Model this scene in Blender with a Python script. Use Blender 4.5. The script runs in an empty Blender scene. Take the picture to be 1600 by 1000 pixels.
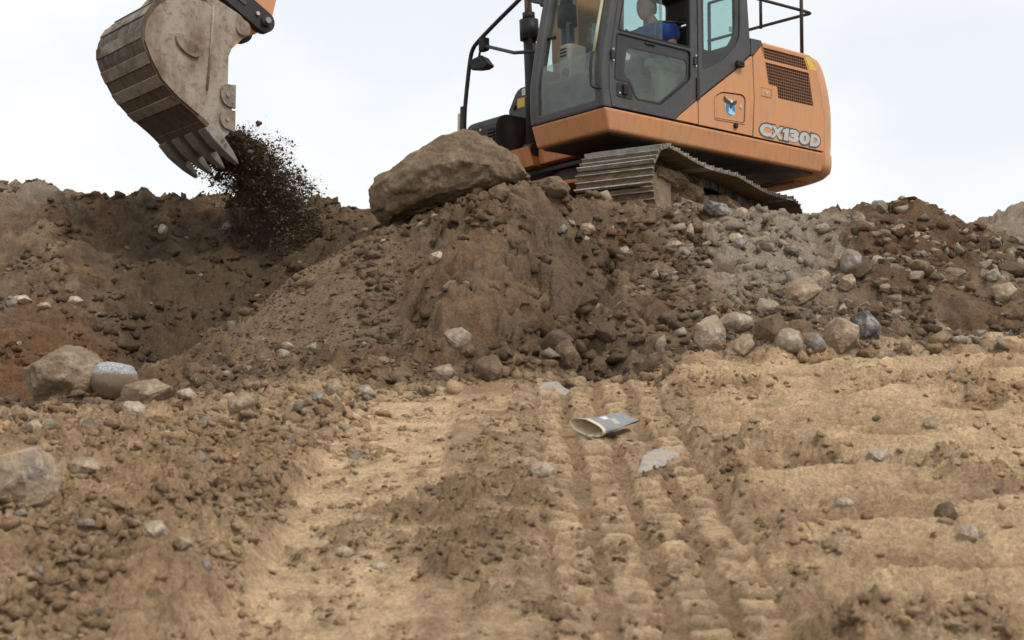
import bpy, bmesh, math, random
import numpy as np
from mathutils import Vector, Matrix, noise as mnoise

random.seed(7)
RNG = np.random.default_rng(11)
SC = bpy.context.scene
COL = SC.collection
PI = math.pi

# ------------------------------------------------------------------ camera, sky, sun, exposure
CAM_H = 1.10                      # camera height above the ramp under it
F_PX, HOR = 2330.0, 620.0         # focal length in pixels of a 1600 px wide picture, horizon row
PITCH = math.atan((HOR - 500.0) / F_PX)
cam = bpy.data.cameras.new('camera')
cam.lens = F_PX / 1600.0 * 36.0
cam.sensor_width = 36.0
cam.clip_start = 0.05
cam.clip_end = 3000.0
cam.dof.use_dof = True
cam.dof.focus_distance = 9.6
cam.dof.aperture_fstop = 6.3
camo = bpy.data.objects.new('camera', cam)
COL.objects.link(camo)
camo.location = (0, 0, CAM_H)
camo.rotation_euler = (math.radians(90) + PITCH, 0, 0)
SC.camera = camo

SUN_ELEV, SUN_AZ = math.radians(58), math.radians(130)   # azimuth measured clockwise from +Y (view direction)
world = bpy.data.worlds.new('World')
SC.world = world
world.use_nodes = True
wn, wl = world.node_tree.nodes, world.node_tree.links
wn.clear()
wout = wn.new('ShaderNodeOutputWorld')
bg_sky = wn.new('ShaderNodeBackground')
bg_cloud = wn.new('ShaderNodeBackground')
mixs = wn.new('ShaderNodeMixShader')
sky = wn.new('ShaderNodeTexSky')
sky.sky_type = 'NISHITA'
sky.sun_disc = False
sky.sun_elevation = SUN_ELEV
sky.sun_rotation = SUN_AZ
bg_sky.inputs['Strength'].default_value = 0.10
wl.new(sky.outputs['Color'], bg_sky.inputs['Color'])
tc = wn.new('ShaderNodeTexCoord')
mp = wn.new('ShaderNodeMapping')
mp.inputs['Scale'].default_value = (1.0, 1.0, 1.7)
mp.inputs['Location'].default_value = (0.35, 0.1, 0.45)
wl.new(tc.outputs['Generated'], mp.inputs['Vector'])
nz = wn.new('ShaderNodeTexNoise')
nz.inputs['Scale'].default_value = 3.2
nz.inputs['Detail'].default_value = 6.0
nz.inputs['Roughness'].default_value = 0.5
wl.new(mp.outputs['Vector'], nz.inputs['Vector'])
cr = wn.new('ShaderNodeValToRGB')                 # how thick the cloud layer is
cr.color_ramp.elements[0].position = 0.36
cr.color_ramp.elements[0].color = (0.78, 0.78, 0.78, 1)
cr.color_ramp.elements[1].position = 0.52
cr.color_ramp.elements[1].color = (0.97, 0.97, 0.97, 1)
wl.new(nz.outputs['Fac'], cr.inputs['Fac'])
nz2 = wn.new('ShaderNodeTexNoise')
nz2.inputs['Scale'].default_value = 2.1
nz2.inputs['Detail'].default_value = 5.0
wl.new(mp.outputs['Vector'], nz2.inputs['Vector'])
cc = wn.new('ShaderNodeValToRGB')
cc.color_ramp.elements[0].position = 0.3
cc.color_ramp.elements[0].color = (0.662, 0.666, 0.668, 1)
cc.color_ramp.elements[1].position = 0.62
cc.color_ramp.elements[1].color = (0.70, 0.701, 0.701, 1)
wl.new(nz2.outputs['Fac'], cc.inputs['Fac'])
wl.new(cc.outputs['Color'], bg_cloud.inputs['Color'])
bg_cloud.inputs['Strength'].default_value = 1.0
wl.new(cr.outputs['Color'], mixs.inputs['Fac'])
wl.new(bg_sky.outputs['Background'], mixs.inputs[1])
wl.new(bg_cloud.outputs['Background'], mixs.inputs[2])
wl.new(mixs.outputs['Shader'], wout.inputs['Surface'])

sl = bpy.data.lights.new('sun', 'SUN')
sl.energy = 1.5
sl.angle = math.radians(10)
sl.color = (1.0, 0.96, 0.9)
sun = bpy.data.objects.new('sun', sl)
COL.objects.link(sun)
sd = Vector((math.sin(SUN_AZ) * math.cos(SUN_ELEV), math.cos(SUN_AZ) * math.cos(SUN_ELEV), math.sin(SUN_ELEV)))
sun.rotation_euler = sd.to_track_quat('Z', 'Y').to_euler()
sun.location = (6, -6, 12)

SC.render.engine = 'CYCLES'
SC.view_settings.view_transform = 'Standard'
SC.view_settings.look = 'None'
SC.view_settings.gamma = 1.0
SC.view_settings.use_curve_mapping = False
SC.view_settings.exposure = 0.58
SC.cycles.max_bounces = 8
SC.cycles.transparent_max_bounces = 16
SC.cycles.use_denoising = True


# ------------------------------------------------------------------ helpers
def tag(o, label=None, cat=None, group=None, kind=None):
    if label: o['label'] = label
    if cat: o['category'] = cat
    if group: o['group'] = group
    if kind: o['kind'] = kind
    return o


def link(name, me, mats, parent=None, smooth=False):
    o = bpy.data.objects.new(name, me)
    COL.objects.link(o)
    if mats is not None:
        for m in (mats if isinstance(mats, (list, tuple)) else [mats]):
            me.materials.append(m)
    if smooth:
        me.shade_smooth() if hasattr(me, 'shade_smooth') else me.polygons.foreach_set('use_smooth', [True] * len(me.polygons))
    if parent is not None:
        o.parent = parent
    return o


def obj(name, bm, mats, parent=None, smooth=False):
    bmesh.ops.recalc_face_normals(bm, faces=bm.faces)
    me = bpy.data.meshes.new(name)
    bm.to_mesh(me)
    bm.free()
    return link(name, me, mats, parent, smooth)


def empty(name, loc=(0, 0, 0)):
    o = bpy.data.objects.new(name, None)
    COL.objects.link(o)
    o.location = loc
    o.empty_display_size = 0.2
    return o


def add_box(bm, a, b, bev=0.0, seg=2, mi=0, M=None):
    c = [(a[i] + b[i]) / 2 for i in range(3)]
    s = [abs(b[i] - a[i]) for i in range(3)]
    mat = Matrix.Translation(c) @ Matrix.Diagonal((s[0], s[1], s[2], 1))
    if M is not None:
        mat = M @ mat
    before = set(bm.faces)
    r = bmesh.ops.create_cube(bm, size=1.0, matrix=mat)
    if bev > 0:
        ed = list({e for v in r['verts'] for e in v.link_edges})
        bmesh.ops.bevel(bm, geom=ed, offset=min(bev, min(s) * 0.45), segments=seg, profile=0.6, affect='EDGES')
    for f in bm.faces:
        if f not in before:
            f.material_index = mi
    return bm


def box(a, b, bev=0.0, seg=2):
    return add_box(bmesh.new(), a, b, bev, seg)


def add_tube(bm, pts, r, n=10, cap=True, mi=0):
    pts = [Vector(p) for p in pts]
    rr = r if isinstance(r, (list, tuple)) else [r] * len(pts)
    rings = []
    up = Vector((0, 0, 1))
    d0 = (pts[1] - pts[0]).normalized()
    side = d0.cross(up)
    if side.length < 1e-3:
        side = d0.cross(Vector((1, 0, 0)))
    side.normalize()
    for i, p in enumerate(pts):
        if i == 0: d = pts[1] - pts[0]
        elif i == len(pts) - 1: d = pts[-1] - pts[-2]
        else: d = (pts[i + 1] - p).normalized() + (p - pts[i - 1]).normalized()
        d.normalize()
        side = (side - d * side.dot(d)).normalized()
        nn = d.cross(side)
        rings.append([bm.verts.new(p + (side * math.cos(2 * PI * k / n) + nn * math.sin(2 * PI * k / n)) * rr[i]) for k in range(n)])
    for i in range(len(rings) - 1):
        for k in range(n):
            f = bm.faces.new((rings[i][k], rings[i][(k + 1) % n], rings[i + 1][(k + 1) % n], rings[i + 1][k]))
            f.smooth = True
            f.material_index = mi
    if cap:
        for rg in (rings[0], rings[-1]):
            f = bm.faces.new(rg)
            f.material_index = mi
    return bm


def tube(pts, r, n=10):
    return add_tube(bmesh.new(), pts, r, n)


def smooth_path(pts, it=2):
    pts = [Vector(p) for p in pts]
    for _ in range(it):
        q = [pts[0]]
        for i in range(len(pts) - 1):
            q.append(pts[i] * 0.75 + pts[i + 1] * 0.25)
            q.append(pts[i] * 0.25 + pts[i + 1] * 0.75)
        q.append(pts[-1])
        pts = q
    return pts


def round_poly(poly, rad, n=4):
    out = []
    L = len(poly)
    for i in range(L):
        r = rad[i] if isinstance(rad, (list, tuple)) else rad
        p, a, b = Vector(poly[i]), Vector(poly[i - 1]), Vector(poly[(i + 1) % L])
        da, db = a - p, b - p
        r = min(r, da.length * 0.45, db.length * 0.45)
        if r < 1e-4:
            out.append(tuple(p)); continue
        s, e = p + da.normalized() * r, p + db.normalized() * r
        for k in range(n + 1):
            t = k / n
            out.append(tuple(s * (1 - t) ** 2 + p * 2 * t * (1 - t) + e * t * t))
    return out


def plate(outer, holes, lo, hi, axis='y', bev=0.0):
    """a polygon (a, z) with holes, solid between lo and hi along the axis"""
    bm = bmesh.new()
    mk = (lambda a, z, d: (a, d, z)) if axis == 'y' else ((lambda a, z, d: (d, a, z)) if axis == 'x' else (lambda a, z, d: (a, z, d)))
    loops = []
    edges = []
    for lp in [outer] + list(holes):
        vs = [bm.verts.new(mk(p[0], p[1], lo)) for p in lp]
        loops.append(vs)
        for i in range(len(vs)):
            edges.append(bm.edges.new((vs[i], vs[(i + 1) % len(vs)])))
    if holes:
        bmesh.ops.triangle_fill(bm, use_beauty=True, use_dissolve=False, edges=edges)
    else:
        bm.faces.new(loops[0])
    faces = list(bm.faces)
    dup = {}
    for lp in loops:
        for v in lp:
            c = v.co.copy()
            if axis == 'y': c.y = hi
            elif axis == 'x': c.x = hi
            else: c.z = hi
            dup[v] = bm.verts.new(c)
    top = []
    for f in faces:
        top.append(bm.faces.new([dup[v] for v in reversed(f.verts)]))
    for lp in loops:
        for i in range(len(lp)):
            a, b = lp[i], lp[(i + 1) % len(lp)]
            bm.faces.new((a, b, dup[b], dup[a]))
    bmesh.ops.recalc_face_normals(bm, faces=bm.faces)
    return bm


# ------------------------------------------------------------------ materials
def mat(name):
    m = bpy.data.materials.new(name)
    m.use_nodes = True
    nt = m.node_tree
    b = nt.nodes['Principled BSDF']
    return m, nt, b


def nnoise(nt, scale, detail=5, rough=0.55, coord='Object', dist=0.0, stretch=None):
    t = nt.nodes.new('ShaderNodeTexCoord')
    n = nt.nodes.new('ShaderNodeTexNoise')
    n.inputs['Scale'].default_value = scale
    n.inputs['Detail'].default_value = detail
    n.inputs['Roughness'].default_value = rough
    n.inputs['Distortion'].default_value = dist
    if stretch:
        mpn = nt.nodes.new('ShaderNodeMapping')
        mpn.inputs['Scale'].default_value = stretch
        nt.links.new(t.outputs[coord], mpn.inputs['Vector'])
        nt.links.new(mpn.outputs['Vector'], n.inputs['Vector'])
    else:
        nt.links.new(t.outputs[coord], n.inputs['Vector'])
    return n


def ramp(nt, src, stops):
    r = nt.nodes.new('ShaderNodeValToRGB')
    el = r.color_ramp.elements
    while len(el) < len(stops):
        el.new(0.5)
    for e, (p, c) in zip(el, stops):
        e.position = p
        e.color = (c, c, c, 1) if not isinstance(c, (tuple, list)) else (*c[:3], 1)
    nt.links.new(src, r.inputs['Fac'])
    return r


def mixc(nt, fac, a, b, mode='MIX'):
    m = nt.nodes.new('ShaderNodeMix')
    m.data_type = 'RGBA'
    m.blend_type = mode
    for sock, v in ((m.inputs[0], fac), (m.inputs[6], a), (m.inputs[7], b)):
        if isinstance(v, (int, float)): sock.default_value = v
        elif isinstance(v, (tuple, list)): sock.default_value = (*v[:3], 1)
        else: nt.links.new(v, sock)
    return m.outputs[2]


def bump(nt, b, src, strength, dist=0.01):
    n = nt.nodes.new('ShaderNodeBump')
    n.inputs['Strength'].default_value = strength
    n.inputs['Distance'].default_value = dist
    nt.links.new(src, n.inputs['Height'])
    prev = b.inputs['Normal'].links[0].from_socket if b.inputs['Normal'].is_linked else None
    if prev is not None:
        nt.links.new(prev, n.inputs['Normal'])
    nt.links.new(n.outputs['Normal'], b.inputs['Normal'])


def soil_material(name, fine=1.0):
    m, nt, b = mat(name)
    at = nt.nodes.new('ShaderNodeAttribute')
    at.attribute_name = 'col'
    n1 = nnoise(nt, 9, 8, 0.65)
    n2 = nnoise(nt, 70 * fine, 6, 0.7)
    r1 = ramp(nt, n1.outputs['Fac'], [(0.3, 0.74), (0.7, 1.22)])
    r2 = ramp(nt, n2.outputs['Fac'], [(0.32, 0.70), (0.66, 1.25)])
    c = mixc(nt, 1.0, at.outputs['Color'], r1.outputs['Color'], 'MULTIPLY')
    c = mixc(nt, 1.0, c, r2.outputs['Color'], 'MULTIPLY')
    n3 = nnoise(nt, 260 * fine, 4, 0.7)
    c = mixc(nt, 1.0, c, ramp(nt, n3.outputs['Fac'], [(0.34, 0.78), (0.64, 1.18)]).outputs['Color'], 'MULTIPLY')
    nt.links.new(c, b.inputs['Base Color'])
    b.inputs['Roughness'].default_value = 0.95
    b.inputs['Specular IOR Level'].default_value = 0.12
    bump(nt, b, n1.outputs['Fac'], 0.5, 0.05)
    bump(nt, b, n2.outputs['Fac'], 0.9, 0.022)
    bump(nt, b, n3.outputs['Fac'], 0.6, 0.004)
    return m


def rock_material(name, base, dirt, dirt_amt=0.5, speck=None, patch=None):
    m, nt, b = mat(name)
    n1 = nnoise(nt, 7, 8, 0.6)
    n2 = nnoise(nt, 45, 6, 0.7)
    n3 = nnoise(nt, 16, 5, 0.6, dist=0.6)
    c = mixc(nt, ramp(nt, n1.outputs['Fac'], [(0.35, 0.0), (0.65, 1.0)]).outputs['Color'], [x * 0.72 for x in base], [min(1, x * 1.18) for x in base])
    if patch:
        c = mixc(nt, ramp(nt, n3.outputs['Fac'], [(0.50, 0.0), (0.56, 1.0)]).outputs['Color'], c, patch)
    nd = nnoise(nt, 11, 9, 0.68)
    c = mixc(nt, ramp(nt, nd.outputs['Fac'], [(0.52 - dirt_amt * 0.25, 0.85), (0.72 - dirt_amt * 0.2, 0.0)]).outputs['Color'], c, dirt)
    c = mixc(nt, 1.0, c, ramp(nt, n2.outputs['Fac'], [(0.3, 0.82), (0.7, 1.15)]).outputs['Color'], 'MULTIPLY')
    if speck:
        c = mixc(nt, ramp(nt, nnoise(nt, 110, 3, 0.5).outputs['Fac'], [(0.66, 0.0), (0.74, 0.5)]).outputs['Color'], c, speck)
    nt.links.new(c, b.inputs['Base Color'])
    b.inputs['Roughness'].default_value = 0.88
    b.inputs['Specular IOR Level'].default_value = 0.2
    bump(nt, b, n1.outputs['Fac'], 0.5, 0.04)
    bump(nt, b, n2.outputs['Fac'], 0.7, 0.012)
    bump(nt, b, nd.outputs['Fac'], 0.5, 0.03)
    return m


def paint_material(name, base, rough=0.42, dust=(0.36, 0.25, 0.15), dust_amt=0.25, scratch=None, spec=0.4):
    m, nt, b = mat(name)
    n1 = nnoise(nt, 3.5, 7, 0.62)
    n2 = nnoise(nt, 38, 5, 0.7)
    c = mixc(nt, ramp(nt, n1.outputs['Fac'], [(0.42, 0.0), (0.75, dust_amt)]).outputs['Color'], base, dust)
    c = mixc(nt, ramp(nt, n2.outputs['Fac'], [(0.55, 0.0), (0.78, dust_amt * 0.9)]).outputs['Color'], c, dust)
    nstk = nnoise(nt, 7, 6, 0.65, stretch=(2.2, 2.2, 0.28))
    c = mixc(nt, ramp(nt, nstk.outputs['Fac'], [(0.50, 0.0), (0.74, dust_amt * 0.9)]).outputs['Color'], c, [x * 0.62 for x in dust])
    nspl = nnoise(nt, 60, 3, 0.55)
    nmsk = nnoise(nt, 2.4, 4, 0.6)
    spl = nt.nodes.new('ShaderNodeMath'); spl.operation = 'MULTIPLY'
    nt.links.new(ramp(nt, nspl.outputs['Fac'], [(0.665, 0.0), (0.70, 0.8)]).outputs['Color'], spl.inputs[0])
    nt.links.new(ramp(nt, nmsk.outputs['Fac'], [(0.45, 0.0), (0.65, 1.0)]).outputs['Color'], spl.inputs[1])
    c = mixc(nt, spl.outputs['Value'], c, [x * 0.75 for x in dust])
    if scratch:
        ns = nnoise(nt, 6, 6, 0.7, dist=0.2, stretch=(0.6, 0.6, 9))
        c = mixc(nt, ramp(nt, ns.outputs['Fac'], [(0.69, 0.0), (0.73, 0.8)]).outputs['Color'], c, scratch)
    nt.links.new(c, b.inputs['Base Color'])
    rr = ramp(nt, n1.outputs['Fac'], [(0.3, rough), (0.75, min(1, rough + 0.3))])
    nt.links.new(rr.outputs['Color'], b.inputs['Roughness'])
    b.inputs['Specular IOR Level'].default_value = spec
    return m


def metal_material(name, base, rough=0.5, metallic=0.8, rust=(0.16, 0.09, 0.05), rust_amt=0.4, scale=8.0, stretch=None):
    m, nt, b = mat(name)
    n1 = nnoise(nt, scale, 8, 0.65, stretch=stretch)
    n2 = nnoise(nt, scale * 7, 5, 0.7)
    c = mixc(nt, ramp(nt, n1.outputs['Fac'], [(0.45, 0.0), (0.68, rust_amt)]).outputs['Color'], base, rust)
    c = mixc(nt, ramp(nt, n2.outputs['Fac'], [(0.5, 0.0), (0.72, rust_amt * 0.8)]).outputs['Color'], c, [x * 0.6 for x in rust])
    nt.links.new(c, b.inputs['Base Color'])
    b.inputs['Metallic'].default_value = metallic
    rr = ramp(nt, n1.outputs['Fac'], [(0.35, rough), (0.7, min(1, rough + 0.35))])
    nt.links.new(rr.outputs['Color'], b.inputs['Roughness'])
    bump(nt, b, n2.outputs['Fac'], 0.2, 0.004)
    return m


def plain(name, base, rough=0.6, metallic=0.0, spec=0.4):
    m, nt, b = mat(name)
    n = nnoise(nt, 30, 4, 0.6)
    c = mixc(nt, ramp(nt, n.outputs['Fac'], [(0.35, 0.0), (0.7, 1.0)]).outputs['Color'], [x * 0.88 for x in base], [min(1, x * 1.1) for x in base])
    nt.links.new(c, b.inputs['Base Color'])
    b.inputs['Roughness'].default_value = rough
    b.inputs['Metallic'].default_value = metallic
    b.inputs['Specular IOR Level'].default_value = spec
    return m


def glass_material(name, tint, gloss=0.10, dust=0.05):
    m = bpy.data.materials.new(name)
    m.use_nodes = True
    nt = m.node_tree
    nt.nodes.clear()
    out = nt.nodes.new('ShaderNodeOutputMaterial')
    tr = nt.nodes.new('ShaderNodeBsdfTransparent')
    tr.inputs['Color'].default_value = (*tint, 1)
    gl = nt.nodes.new('ShaderNodeBsdfGlossy')
    gl.inputs['Roughness'].default_value = 0.04
    gl.inputs['Color'].default_value = (0.9, 0.95, 0.97, 1)
    df = nt.nodes.new('ShaderNodeBsdfDiffuse')
    df.inputs['Color'].default_value = (0.42, 0.40, 0.34, 1)
    lwt = nt.nodes.new('ShaderNodeLayerWeight')
    lwt.inputs['Blend'].default_value = 0.5
    lw = nt.nodes.new('ShaderNodeMath')
    lw.operation = 'POWER'
    lw.inputs[1].default_value = 5.0
    nt.links.new(lwt.outputs['Facing'], lw.inputs[0])
    mr = nt.nodes.new('ShaderNodeMapRange')
    mr.inputs['To Min'].default_value = gloss
    mr.inputs['To Max'].default_value = 0.7
    nt.links.new(lw.outputs['Value'], mr.inputs['Value'])
    m1 = nt.nodes.new('ShaderNodeMixShader')
    nt.links.new(mr.outputs['Result'], m1.inputs['Fac'])
    nt.links.new(tr.outputs['BSDF'], m1.inputs[1])
    nt.links.new(gl.outputs['BSDF'], m1.inputs[2])
    n = nnoise(nt, 5, 8, 0.7)
    rp = ramp(nt, n.outputs['Fac'], [(0.4, dust * 0.4), (0.75, dust * 2.2)])
    m2 = nt.nodes.new('ShaderNodeMixShader')
    nt.links.new(rp.outputs['Color'], m2.inputs['Fac'])
    nt.links.new(m1.outputs['Shader'], m2.inputs[1])
    nt.links.new(df.outputs['BSDF'], m2.inputs[2])
    nt.links.new(m2.outputs['Shader'], out.inputs['Surface'])
    return m


M = {}
M['soil'] = soil_material('soil')
M['clod'] = soil_material('soil_clod', 1.5)
M['orange'] = paint_material('orange_paint', (0.60, 0.272, 0.112), 0.42, dust=(0.44, 0.30, 0.19), dust_amt=0.42)
M['orange_worn'] = paint_material('orange_paint_worn', (0.54, 0.205, 0.068), 0.45, dust=(0.20, 0.10, 0.05), dust_amt=0.5, scratch=(0.10, 0.04, 0.02))
M['charcoal'] = paint_material('charcoal_paint', (0.052, 0.055, 0.06), 0.45, dust=(0.20, 0.18, 0.15), dust_amt=0.28)
M['black'] = paint_material('black_paint', (0.016, 0.017, 0.018), 0.42, dust=(0.12, 0.10, 0.08), dust_amt=0.2)
M['gap'] = plain('dark_gap', (0.008, 0.008, 0.008), 0.9)
M['gloss_black'] = paint_material('black_glass_border', (0.012, 0.013, 0.015), 0.16, dust=(0.16, 0.15, 0.13), dust_amt=0.16, spec=0.5)
M['rubber'] = plain('black_rubber', (0.014, 0.014, 0.014), 0.75)
M['grease'] = metal_material('greasy_steel', (0.05, 0.042, 0.036), 0.6, 0.4, rust=(0.12, 0.06, 0.03), rust_amt=0.6)
M['chrome'] = metal_material('chrome_rod', (0.75, 0.76, 0.77), 0.12, 1.0, rust_amt=0.0)
M['bucket'] = metal_material('bucket_steel', (0.34, 0.285, 0.222), 0.55, 0.3, rust=(0.165, 0.105, 0.062), rust_amt=0.9, scale=3.2, stretch=(1.6, 1, 0.7))
M['bucket_shell'] = metal_material('bucket_shell_steel', (0.115, 0.085, 0.06), 0.5, 0.35, rust=(0.055, 0.036, 0.024), rust_amt=0.8, scale=6.0, stretch=(1, 3, 1))
M['wear'] = metal_material('wear_strip_steel', (0.27, 0.225, 0.172), 0.55, 0.3, rust=(0.10, 0.068, 0.043), rust_amt=1.0, scale=5.5, stretch=(1, 0.8, 1))
M['tooth'] = metal_material('tooth_steel', (0.30, 0.28, 0.25), 0.42, 0.6, rust=(0.10, 0.075, 0.055), rust_amt=0.5, scale=12.0)
M['grouser'] = metal_material('polished_track_steel', (0.46, 0.45, 0.43), 0.4, 0.7, rust=(0.19, 0.135, 0.085), rust_amt=0.85, scale=9.0)
M['shoe_mud'] = rock_material('track_shoe_mud', (0.235, 0.165, 0.10), (0.12, 0.085, 0.055), 0.4)
M['link'] = metal_material('track_link_steel', (0.07, 0.055, 0.042), 0.65, 0.3, rust=(0.13, 0.09, 0.06), rust_amt=0.8)
M['frame_mud'] = rock_material('muddy_frame', (0.34, 0.27, 0.18), (0.17, 0.12, 0.08), 0.4)
M['mud'] = rock_material('caked_mud', (0.22, 0.155, 0.095), (0.13, 0.09, 0.055), 0.5)
M['glass'] = glass_material('cab_glass', (0.80, 0.90, 0.89), 0.03, 0.03)
M['glass_green'] = glass_material('tinted_cab_glass', (0.42, 0.56, 0.50), 0.08, 0.14)
M['glass_dusty'] = glass_material('dusty_cab_glass', (0.66, 0.74, 0.70), 0.05, 0.08)
M['seat'] = plain('seat_fabric', (0.028, 0.026, 0.02), 0.9)
M['console'] = plain('console_plastic', (0.36, 0.34, 0.28), 0.6)
M['interior'] = plain('interior_plastic', (0.06, 0.06, 0.058), 0.7)
M['yellow'] = plain('yellow_sticker', (0.72, 0.50, 0.06), 0.5)
M['white'] = plain('white_sticker', (0.72, 0.72, 0.66), 0.5)
M['cream_tape'] = plain('cream_tape', (0.55, 0.55, 0.38), 0.6)
M['silver'] = plain('silver_lettering', (0.50, 0.49, 0.46), 0.42, 0.1)
M['letter_edge'] = plain('lettering_outline', (0.075, 0.075, 0.075), 0.5)
M['emblem_blue'] = plain('emblem_blue', (0.04, 0.20, 0.42), 0.45)
M['emblem_rim'] = plain('emblem_rim', (0.50, 0.50, 0.46), 0.45)
M['emblem_dark'] = plain('emblem_eagle', (0.045, 0.03, 0.025), 0.5)
M['emblem_light'] = plain('emblem_light', (0.40, 0.62, 0.78), 0.45)
M['skin'] = plain('skin', (0.46, 0.24, 0.16), 0.55)
M['hair'] = plain('dark_hair', (0.014, 0.011, 0.009), 0.7)
M['shirt'] = plain('blue_shirt', (0.03, 0.075, 0.33), 0.9)
M['trousers'] = plain('grey_trousers', (0.05, 0.055, 0.065), 0.9)

# ------------------------------------------------------------------ numeric noise for the terrain
_perm = RNG.permutation(512)
_perm = np.concatenate([_perm, _perm, _perm])
_gr = RNG.normal(size=(512, 2)); _gr /= np.linalg.norm(_gr, axis=1)[:, None]
_rv = RNG.random((512, 4))


def perlin(x, y):
    xi, yi = np.floor(x).astype(np.int64), np.floor(y).astype(np.int64)
    xf, yf = x - xi, y - yi
    u, v = xf * xf * xf * (xf * (xf * 6 - 15) + 10), yf * yf * yf * (yf * (yf * 6 - 15) + 10)
    def g(ix, iy, dx, dy):
        h = _perm[(_perm[ix & 511] + iy) & 511] & 511
        return _gr[h, 0] * dx + _gr[h, 1] * dy
    a = g(xi, yi, xf, yf); b = g(xi + 1, yi, xf - 1, yf)
    c = g(xi, yi + 1, xf, yf - 1); d = g(xi + 1, yi + 1, xf - 1, yf - 1)
    return (a + u * (b - a)) + v * ((c + u * (d - c)) - (a + u * (b - a)))


def fbm(x, y, oct=5, gain=0.5, lac=2.03):
    s, a, t = 0, 1.0, 0
    for k in range(oct):
        s = s + a * perlin(x + 17.3 * k, y - 9.1 * k)
        a *= gain; x = x * lac; y = y * lac
    return s


def lumps(x, y, dens=0.6, seed=0):
    """rounded clods: one per cell, random size; returns 0..~0.5 in units of the cell"""
    xi, yi = np.floor(x).astype(np.int64), np.floor(y).astype(np.int64)
    out = np.zeros_like(x)
    for di in (-1, 0, 1):
        for dj in (-1, 0, 1):
            cx, cy = xi + di, yi + dj
            h = _perm[(_perm[(cx + seed) & 511] + cy) & 511] & 511
            px, py = cx + 0.15 + 0.7 * _rv[h, 0], cy + 0.15 + 0.7 * _rv[h, 1]
            r = np.where(_rv[h, 3] < dens, 0.18 + 0.42 * _rv[h, 2] ** 1.6, 0.0)
            d2 = (x - px) ** 2 + ((y - py) * (0.75 + 0.5 * _rv[h, 3])) ** 2
            out = np.maximum(out, np.sqrt(np.maximum(r * r - d2, 0)))
    return out


def facets(x, y, seed=0):
    """broken angular clods: every cell is a tilted facet with its own height, grooves between them; about 0..1"""
    xi, yi = np.floor(x).astype(np.int64), np.floor(y).astype(np.int64)
    f1 = np.full(x.shape, 9.0); f2 = np.full(x.shape, 9.0); hh = np.zeros_like(x)
    for di in (-1, 0, 1):
        for dj in (-1, 0, 1):
            cx, cy = xi + di, yi + dj
            h = _perm[(_perm[(cx + seed) & 511] + cy) & 511] & 511
            dx, dy = x - (cx + _rv[h, 0]), y - (cy + _rv[h, 1])
            d = np.sqrt(dx * dx + dy * dy)
            val = _rv[h, 2] ** 1.5 + (_gr[h, 0] * dx + _gr[h, 1] * dy) * (0.3 + 0.9 * _rv[h, 3])
            near = d < f1
            f2 = np.where(near, f1, np.minimum(f2, d))
            hh = np.where(near, val, hh)
            f1 = np.where(near, d, f1)
    return hh * np.clip((f2 - f1) / 0.22, 0, 1)


def sstep(a, b, x):
    t = np.clip((x - a) / (b - a), 0, 1)
    return t * t * (3 - 2 * t)


def pchip(xk, yk, x):
    """monotone cubic through (xk, yk)"""
    h = np.diff(xk); d = np.diff(yk) / h
    m = np.zeros_like(yk)
    m[0], m[-1] = d[0], d[-1]
    s = d[:-1] * d[1:] > 0
    w1, w2 = 2 * h[1:] + h[:-1], h[1:] + 2 * h[:-1]
    with np.errstate(divide='ignore', invalid='ignore'):
        mm = (w1 + w2) / (w1 / d[:-1] + w2 / d[1:])
    m[1:-1] = np.where(s, mm, 0)
    i = np.clip(np.searchsorted(xk, x) - 1, 0, len(xk) - 2)
    t = (x - xk[i]) / h[i]
    return ((2 * t**3 - 3 * t**2 + 1) * yk[i] + (t**3 - 2 * t**2 + t) * h[i] * m[i]
            + (-2 * t**3 + 3 * t**2) * yk[i + 1] + (t**3 - t**2) * h[i] * m[i + 1])


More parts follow.
